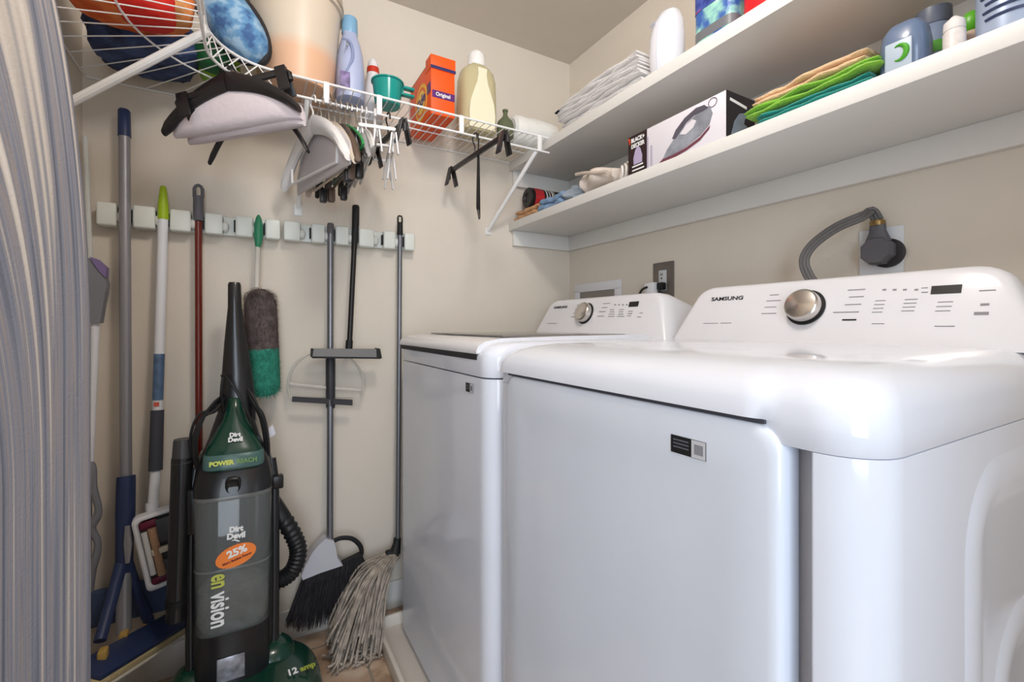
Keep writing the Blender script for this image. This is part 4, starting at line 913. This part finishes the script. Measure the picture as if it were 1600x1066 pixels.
for i in range(340):
    a = rnd.uniform(-1, 1); b = rnd.random()
    s0 = fg + V((rnd.uniform(-.03, .016), rnd.uniform(-.014, .012), rnd.uniform(-.006, .010)))
    ex, ey = 583 + 52 * a, 0
    fx_ = .322 + .108 * a + rnd.uniform(-.012, .012); fy_ = 1.535 + rnd.uniform(-.075, .085) - .02 * (1 - abs(a))
    if fx_ > .355: fx_ = .352 + rnd.uniform(-.014, .0); fy_ = min(fy_ + .02, 1.63)
    ez = .008 + .085 * b ** 2.2
    e = V((fx_, fy_, ez)); pts = []
    out = V((fx_ - s0.x, fy_ - s0.y, 0))
    rnd0 = rnd.random(); ph = rnd.uniform(0, 6.28); wob = rnd.uniform(.003, .008)
    for k in range(13):
        t = k / 12; hz = s0 + out * (t ** .66)
        zz = s0.z * (1 - t) + ez * t + (.02 + .045 * rnd0) * sin(pi * t)
        pts.append(V((hz.x + wob * sin(ph + 7 * t) * t, hz.y + wob * cos(ph + 6 * t) * t, max(zz, .006))))
    if b < .5:
        dv = V((rnd.uniform(-1, .6), rnd.uniform(-1, .3), 0)).normalized(); pts += [e + dv * .012 + V((0, 0, -.002 if e.z > .01 else 0)), e + dv * .026]
        for p in pts[-2:]: p.x = min(p.x, .354); p.z = max(p.z, .006)
    st.tube(pts, .0042, 5)
part('strings', st, M('cotton_string', (170, 159, 147), .9, var=.42, vscale=30, bump=.5, bscale=260), sm, ang=80)
# spray mop near the ironing board
sp_ = thing('spray_mop', 'slim white spray mop with a grey and purple trigger body beside the ironing board', 'mop', P(140, 930, 1.60), 'mops hanging on the back wall')
part('pole', MB().tube([P(133, 213, 1.655), P(141, 412, 1.645)], .0062, 10), M('spray_pole', (206, 208, 204), .4), sp_)
part('pole', MB().tube([P(149, 505, 1.64), P(140, 725, 1.61)], [.010, .009], 12), whp, sp_)
gsm = M('spray_grey', (128, 130, 138), .45)
bod = [(136, 402), (150, 408), (163, 430), (167, 444), (160, 480), (156, 505), (139, 505), (137, 470), (136, 430)]
part('trigger_body', MB().poly([P(x, y, 1.622) for x, y in bod], (0, .036, 0)), gsm, sp_)
part('trigger', MB().poly([P(x, y, 1.618) for x, y in ((140, 401), (152, 405), (166, 418), (165, 434), (155, 424), (146, 412))], (0, .03, 0)), M('purple_plastic', (128, 112, 160), .4), sp_)
grp_ = bez([P(137, 722, 1.61), P(143, 730, 1.605), P(144, 760, 1.60), P(153, 790, 1.60), P(152, 806, 1.60), P(142, 825, 1.60), P(152, 845, 1.60), P(151, 865, 1.60), P(143, 890, 1.60), P(140, 925, 1.60)], 40)
part('grip', MB().tube(grp_, [.008 + .003 * sin(i * .25) ** 2 for i in range(len(grp_))], 10), gsm, sp_)
part('grip', MB().tube([P(135, 720, 1.618), P(136, 800, 1.615), P(134, 930, 1.61)], .010, 10), gsm, sp_)
part('spray_tube', MB().tube([P(133, 925, 1.61), P(131, 1066, 1.6)], .008, 10), whp, sp_)

# ---------------------------------------------------------------- vacuum cleaner
vc = thing('vacuum_cleaner', 'upright black and dark green vacuum cleaner with a clear dust canister', 'vacuum cleaner', (-.04, 1.44, 0))
VX = -.042
def vy(z): return 1.447 + .12 * (z - .45)
def vring(z, hx, hy, n=3, dy=0, dx=0, seg=40): return [V((p.x, p.y + .12 * 0, p.z)) for p in sell(VX + dx, vy(z) + dy, z, hx, hy, n, seg)]
vbk = M('vacuum_black', (27, 27, 29), .3, coat=.2)
vgr = M('vacuum_green', (12, 58, 44), .22, coat=.4)
part('back_shell', MB().rings([vring(z, hx, hy, 3.4, .034) for z, hx, hy in ((.06, .07, .05), (.10, .085, .06), (.20, .096, .062), (.40, .099, .062), (.60, .100, .062), (.66, .094, .058), (.70, .082, .05), (.72, .06, .04))]), vbk, vc)
part('canister', MB().rings([vring(z, hx, hy, 3.6, -.012) for z, hx, hy in ((.262, .074, .058), (.275, .084, .066), (.45, .087, .068), (.595, .090, .069), (.602, .088, .067))]), M('smoky_plastic', (126, 131, 130), .06, alpha=.46, coat=.5), vc, ang=60)
part('filter_core', MB().rings([vring(z, hx, hy, 2.6, -.012) for z, hx, hy in ((.44, .066, .05), (.45, .072, .054), (.60, .074, .055))]), M('filter_dark', (40, 41, 44), .4), vc)
part('dust_fill', MB().rings([vring(z, hx, hy, 3, -.012) for z, hx, hy in ((.266, .068, .054), (.29, .080, .062), (.335, .081, .063), (.37, .079, .061), (.40, .05, .03))]), M('dust_grey', (104, 103, 100), .9, var=.45, vscale=18, bump=.6), vc)
part('canister_rim', MB().rings([vring(z, hx, hy, 3.6, -.012) for z, hx, hy in ((.424, .0880, .0692), (.427, .0888, .0698), (.430, .0880, .0692))], False, False), M('rim_smoke2', (120, 122, 120), .2, alpha=.7), vc)
part('canister_rim', MB().rings([vring(z, hx, hy, 3.6, -.012) for z, hx, hy in ((.596, .0905, .0700), (.600, .092, .071), (.606, .0905, .070))]), M('rim_smoke', (120, 122, 120), .2, alpha=.7), vc)
dome = part('shoulder', MB().rings([vring(z, hx, hy, n_, dy) for z, hx, hy, n_, dy in ((.600, .092, .072, 3.4, -.008), (.625, .094, .073, 3.2, -.006), (.665, .088, .066, 2.8, .0), (.705, .076, .056, 2.6, .006), (.74, .062, .047, 2.4, .012), (.78, .05, .04, 2.2, .016), (.80, .044, .036, 2.2, .018))]), vbk, vc, ang=60)
part('latch', MB().rings([[V((x, vy(.635) - .082 + d, z)) for x, z in rrect(VX - .019 + i_, VX + .017 - i_, .608 + i_, .652 - i_, .012, 5)] for d, i_ in ((.02, 0), (.003, 0), (0, .004), (.003, .008))]), blackp, dome)
gs = part('green_shroud', MB().rings([vring(z, hx, hy, n_, dy) for z, hx, hy, n_, dy in ((.668, .066, .030, 3, -.040), (.676, .069, .034, 3, -.038), (.71, .067, .034, 2.8, -.030), (.722, .064, .033, 2.5, -.026), (.75, .05, .031, 2.2, -.016), (.79, .030, .027, 2.0, -.006), (.815, .022, .024, 2, .0), (.845, .019, .022, 2, .004), (.85, .014, .016, 2, .006))]), vgr, vc, ang=60)
part('shroud_band', MB().rings([vring(z, hx, hy, 3, dy) for z, hx, hy, dy in ((.672, .0695, .034, -.040), (.678, .0715, .037, -.039), (.702, .0710, .037, -.034), (.708, .069, .034, -.033))]), M('band_grey_green', (96, 132, 128), .3, alpha=.6), gs)
part('handle', MB().rings([vring(z, hx, hy, 2.2, dy, dx, 24) for z, hx, hy, dy, dx in ((.77, .050, .036, .022, .004), (.85, .044, .032, .018, .006), (.92, .037, .028, .014, .005), (1.0, .029, .024, .008, .002), (1.06, .022, .02, .004, 0), (1.10, .0175, .017, .0, -.001), (1.165, .0165, .016, -.004, -.002), (1.172, .014, .014, -.004, -.002))]), vbk, vc, ang=60)
for s in (-1, 1): part('side_post', MB().tube([(VX + s * .094, vy(.14) + .012, .14), (VX + s * .097, vy(.35) + .010, .35), (VX + s * .098, vy(.60) + .010, .60), (VX + s * .090, vy(.66) + .012, .665)], .0125, 12), vbk, vc)
part('lower_body', MB().rings([vring(z, hx, hy, 3, dy) for z, hx, hy, dy in ((.05, .082, .06, .0), (.10, .086, .066, -.004), (.18, .084, .068, -.006), (.25, .082, .066, -.010), (.272, .083, .066, -.012))]), vbk, vc)
part('nameplate', MB().box(-.030, .030, -.028, .028, 0, .002, .002, mat=frame((VX - .004, vy(.19) - .0755, .19), (1, 0, 0), (0, .1, 1))), M('silver_plate', (150, 150, 158), .3, metal=.4, var=.5, vscale=40), vc)
# foot
ft = part('foot_hood', MB().ell((VX + .005, 1.335, .05), (.205, .205, .10), .62, 0, 1, 0, 5, .022).ell((VX + .085, 1.43, .08), (.07, .07, .10), .8, 0, 1, 0, 4, .03).ell((VX - .08, 1.43, .08), (.07, .07, .09), .8, 0, 1, 0, 4, .03), vgr, vc, ang=70)
part('bumper', MB().ell((VX + .005, 1.335, .026), (.212, .21, .028), .6, 0, 1, 0, 4, .008), blackm, vc)
for s in (-1, 1): part('wheel', MB().lathe([(.012, -.012), (.032, -.010), (.034, 0), (.032, .010), (.012, .012)], mat=Matrix.Translation((VX + s * .13, 1.475, .034)) @ Matrix.Rotation(radians(90), 4, 'Y')), blackm, vc)
fl = frame(PX(470, 1052, Z=.135), (1, .15, -.05), (-.1, 1, .2))
part('foot_lettering', MB().text('12', .026, fl @ Matrix.Translation((-.022, 0, .014)), off=.0008), whitep, ft)
part('foot_lettering', MB().text('amp', .022, fl @ Matrix.Translation((.016, 0, .012)), off=.0008), M('lime_ink', (160, 170, 60), .5), ft)
# front writing on the canister and shroud
vn = V((0, -1, .12)).normalized(); vf = V((VX, vy(.45) - .0815, .45)); vu = (0, .12, 1)
def vtxt(px, py): return RP(px, py, vf, vn)
def vfr(px, py, rot=0): return frame(vtxt(px, py), (1, 0, 0), vu) @ Matrix.Rotation(radians(rot), 4, 'Z')
tw_ = MB().text('Dirt', .018, vfr(369, 827, -2), off=.0010).text('Devil', .0195, vfr(369, 837.5, -2), off=.0010)
tw_.tube([vtxt(362, 845), vtxt(367, 844), vtxt(374, 846), vtxt(370, 849)], [.0008, .002, .002, .0006], 6)
part('canister_lettering', tw_, whitep, vc)
tw_ = MB().text('vision', .056, vfr(343, 953, -90), off=.0014, sx=.64)
part('canister_lettering', tw_, whitep, vc)
part('canister_lettering', MB().text('en', .056, vfr(343.5, 908, -90), off=.0016, sx=.62), M('lime_ink2', (186, 192, 84), .5), vc)
ov = vfr(369, 868, 14)
part('badge', MB().rings([[ov @ V((.045 * cos(2 * pi * k / 60) * (1 + .025 * (k % 2)) * s_, .026 * sin(2 * pi * k / 60) * (1 + .025 * (k % 2)) * s_, z_)) for k in range(60)] for z_, s_ in ((-.001, 1), (.0008, 1))]), M('badge_orange', (240, 128, 40), .45), vc, label='orange oval sticker')
part('badge_lettering', MB().text('25%', .024, ov @ Matrix.Translation((.004, .008, .0012)), off=.001, sx=1.1), whitep, vc)
part('badge_line', MB().text('More Suction Power', .0074, ov @ Matrix.Translation((0, -.009, .0012)), off=.0004, sx=1.05), M('badge_red', (120, 34, 20), .5), vc)
sf = V((VX, vy(.74) - .046, .74))
g1 = frame((VX + .002, vy(.748) - .052, .748), (1, 0, 0), (0, .45, 1))
part('shroud_lettering', MB().text('Dirt', .015, g1 @ Matrix.Translation((0, .006, .002)), off=.0008).text('Devil', .016, g1 @ Matrix.Translation((.001, -.007, .002)), off=.0008), whitep, gs)
g2 = frame((VX - .001, vy(.69) - .0760, .690), (1, 0, 0), (0, .15, 1))
part('shroud_lettering', MB().text('POWER', .0155, g2 @ Matrix.Translation((-.026, 0, .001)), off=.0009, sx=1.0), M('lime_ink3', (206, 214, 90), .5), gs)
part('shroud_lettering', MB().text('REACH', .0155, g2 @ Matrix.Translation((.031, 0, .001)), off=.0003, sx=.95), M('lime_ink4', (120, 160, 70), .5), gs)
# hose, wand, cord
hp_ = bez([P(424, 782, 1.50), P(436, 800, 1.49), P(458, 836, 1.48), P(466, 862, 1.475), P(458, 890, 1.475), P(440, 905, 1.48), P(418, 912, 1.485)], 110)
part('hose', MB().tube(hp_, [.0225 + (.0022 if (i // 2) % 2 else -.0012) if i > 24 else .0228 for i in range(len(hp_))], 14), M('hose_black', (28, 28, 30), .4), vc, ang=50)
part('hose_hook', MB().box(.048, .078, 1.445, 1.475, .585, .622, .005), blackp, vc)
part('wand', MB().tube([P(285, 715, 1.475), P(281, 830, 1.462), P(276, 968, 1.445)], [.0245, .024, .024], 18), vbk, vc)
part('wand_collar', MB().tube([P(286, 686, 1.478), P(286, 690, 1.478), P(285.3, 716, 1.475), P(285, 722, 1.475)], [.020, .0218, .0235, .0255], 18), M('collar_grey', (64, 64, 66), .4), vc)
part('wand_collar', MB().tube([P(277.6, 935, 1.447), P(277.3, 944, 1.447)], [.0262, .0262], 18), blackm, vc)
part('wand_socket', MB().box(-.148, -.120, 1.44, 1.50, .50, .62, .008), vbk, vc)
cd = MB()
for k in range(6):
    o = V((random.uniform(-.007, .007), random.uniform(-.01, .01), random.uniform(-.006, .006))); f = 1 + .05 * k
    lp_ = bez([P(352, 618, 1.50) + o, P(338, 628 + 3 * k, 1.47) + o, P(322 - k * 1.5, 650, 1.46) + o, P(311 - k * 2, 682, 1.45) + o, P(310 - k * 1.2, 716, 1.455) + o, P(318, 742, 1.47) + o], 30)
    cd.tube(lp_, .0036, 7)
    lp_ = bez([P(386, 606, 1.50) + o, P(398, 622 + 2 * k, 1.48) + o, P(409 + k * .8, 650, 1.47) + o, P(416 + k * 1.0, 685, 1.47) + o, P(421, 726, 1.48) + o], 30)
    cd.tube(lp_, .0036, 7)
cd.tube(bez([P(349, 648, 1.49), P(346, 610, 1.46), P(350, 588, 1.46), P(362, 600, 1.44), P(382, 634, 1.435), P(396, 668, 1.45), P(406, 700, 1.47)], 40), .0036, 7)
cd.tube([P(346, 588, 1.47), P(352, 585, 1.465), P(358, 588, 1.47)], .004, 7)
part('power_cord', cd, M('cord_black', (24, 24, 25), .5), vc)
part('cord_tag', MB().poly([P(416, 672, 1.505), P(426, 664, 1.505), P(431, 678, 1.505), P(421, 685, 1.505)], (0, .001, 0)), M('tag_white', (222, 222, 232), .6), vc)

# ---------------------------------------------------------------- ironing board at the left
E = V((-.1955, .8240, 0)); es = V((-.588, -.809, 0)); ang_b = math.atan2(es.y, es.x)
ibd = thing('ironing_board', 'ironing board with grey striped cover standing on end against the left wall', 'ironing board', (E.x, E.y, 0), rot=(0, 0, ang_b))
HWD, Z0B, ZN, LN = .17, .09, 1.0, .69
def halfw(z):
    if z > ZN: return HWD * sqrt(max(0, 1 - ((z - ZN) / LN) ** 2))
    if z < Z0B + .05: return HWD - .03 + .03 * sqrt(max(0, 1 - ((Z0B + .05 - z) / .05) ** 2))
    return HWD
def board_cover():
    m = M('striped_cover', (150, 150, 160), .85, bump=.15, bscale=260); nt = m.node_tree; b = nt.nodes['Principled BSDF']
    uv = nt.nodes.new('ShaderNodeUVMap'); mp = nt.nodes.new('ShaderNodeMapping'); mp.inputs['Scale'].default_value = (190, 1.1, 1)
    n = nt.nodes.new('ShaderNodeTexNoise'); n.inputs['Scale'].default_value = 1; n.inputs['Detail'].default_value = 1.5; n.inputs['Roughness'].default_value = .55
    nt.links.new(uv.outputs[0], mp.inputs[0]); nt.links.new(mp.outputs[0], n.inputs['Vector'])
    r = nt.nodes.new('ShaderNodeValToRGB'); c = r.color_ramp; c.elements[0].position = .28; c.elements[0].color = lin((88, 89, 98)); c.elements[1].position = .80; c.elements[1].color = lin((214, 206, 198))
    for p, col in ((.38, (112, 114, 125)), (.46, (128, 130, 141)), (.52, (146, 137, 134)), (.56, (120, 122, 133)), (.65, (184, 174, 164))):
        e = c.elements.new(p); e.color = lin(col)
    nt.links.new(n.outputs[0], r.inputs[0]); nt.links.new(r.outputs[0], b.inputs['Base Color']); return m
bmx = bmesh.new(); uvl = bmx.loops.layers.uv.new('UVMap')
NS, NZ = 40, 90; zs = [Z0B + (ZN + LN - .002 - Z0B) * (1 - (1 - i / NZ) ** 1.3) for i in range(NZ + 1)]
def bgrid(face):
    G = []
    for z in zs:
        hw_ = max(halfw(z), .004); row = []
        for j in range(NS + 1):
            q = -1 + 2 * j / NS; q = math.copysign(1 - (1 - abs(q)) ** 1.6, q); s = HWD + hw_ * q
            edge = min(1, (1 - abs(q)) * hw_ / .012); endf = min(1, max(0, (ZN + LN - z) / .02), max(0, (z - Z0B) / .02)) if True else 1
            d = .015 * sqrt(max(0, 1 - (1 - edge) ** 2)) * (.3 + .7 * endf)
            row.append(bmx.verts.new((s, (d + .0 if face else -d * .6 - .008), z)))
        G.append(row)
    return G
GA, GB = bgrid(True), bgrid(False)
uvv = {}
for G in (GA, GB):
    for i, z in enumerate(zs):
        for j in range(NS + 1):
            s = G[i][j].co.x; sw_ = HWD - halfw(z) if z > ZN else 0
            u = s - sw_
            if u > .045: u = .045 + (u - .045) / (1 + 3.0 * max(0, (z - .85) / .6) ** 2)
            uvv[G[i][j]] = (u, z)
def q4(a, b, c, d, flip):
    vs = (a, b, c, d) if not flip else (d, c, b, a)
    try: f = bmx.faces.new(vs)
    except ValueError: return
    for l in f.loops: l[uvl].uv = uvv[l.vert]
for i in range(NZ):
    for j in range(NS):
        q4(GA[i][j], GA[i][j + 1], GA[i + 1][j + 1], GA[i + 1][j], False); q4(GB[i][j], GB[i][j + 1], GB[i + 1][j + 1], GB[i + 1][j], True)
    for j in (0, NS): q4(GA[i][j], GA[i + 1][j], GB[i + 1][j], GB[i][j], j == 0)
for i in (0, NZ):
    for j in range(NS): q4(GA[i][j], GB[i][j], GB[i][j + 1], GA[i][j + 1], i == 0)
bmesh.ops.recalc_face_normals(bmx, faces=bmx.faces)
me = bpy.data.meshes.new('cover'); bmx.to_mesh(me); bmx.free(); me.materials.append(board_cover())
me.polygons.foreach_set('use_smooth', [True] * len(me.polygons))
cvo = bpy.data.objects.new('cover', me); COL.objects.link(cvo); cvo.parent = ibd
lm = M('board_leg_metal', (206, 206, 208), .35, metal=.3)
for s in (.07, .27): part('leg', MB().tube([(s, -.035, .012), (s, -.035, .6), (.17, -.03, 1.15)], .009, 10), lm, ibd)
part('leg_bar', MB().tube([(.03, -.035, .012), (.31, -.035, .012)], .0115, 10), lm, ibd)
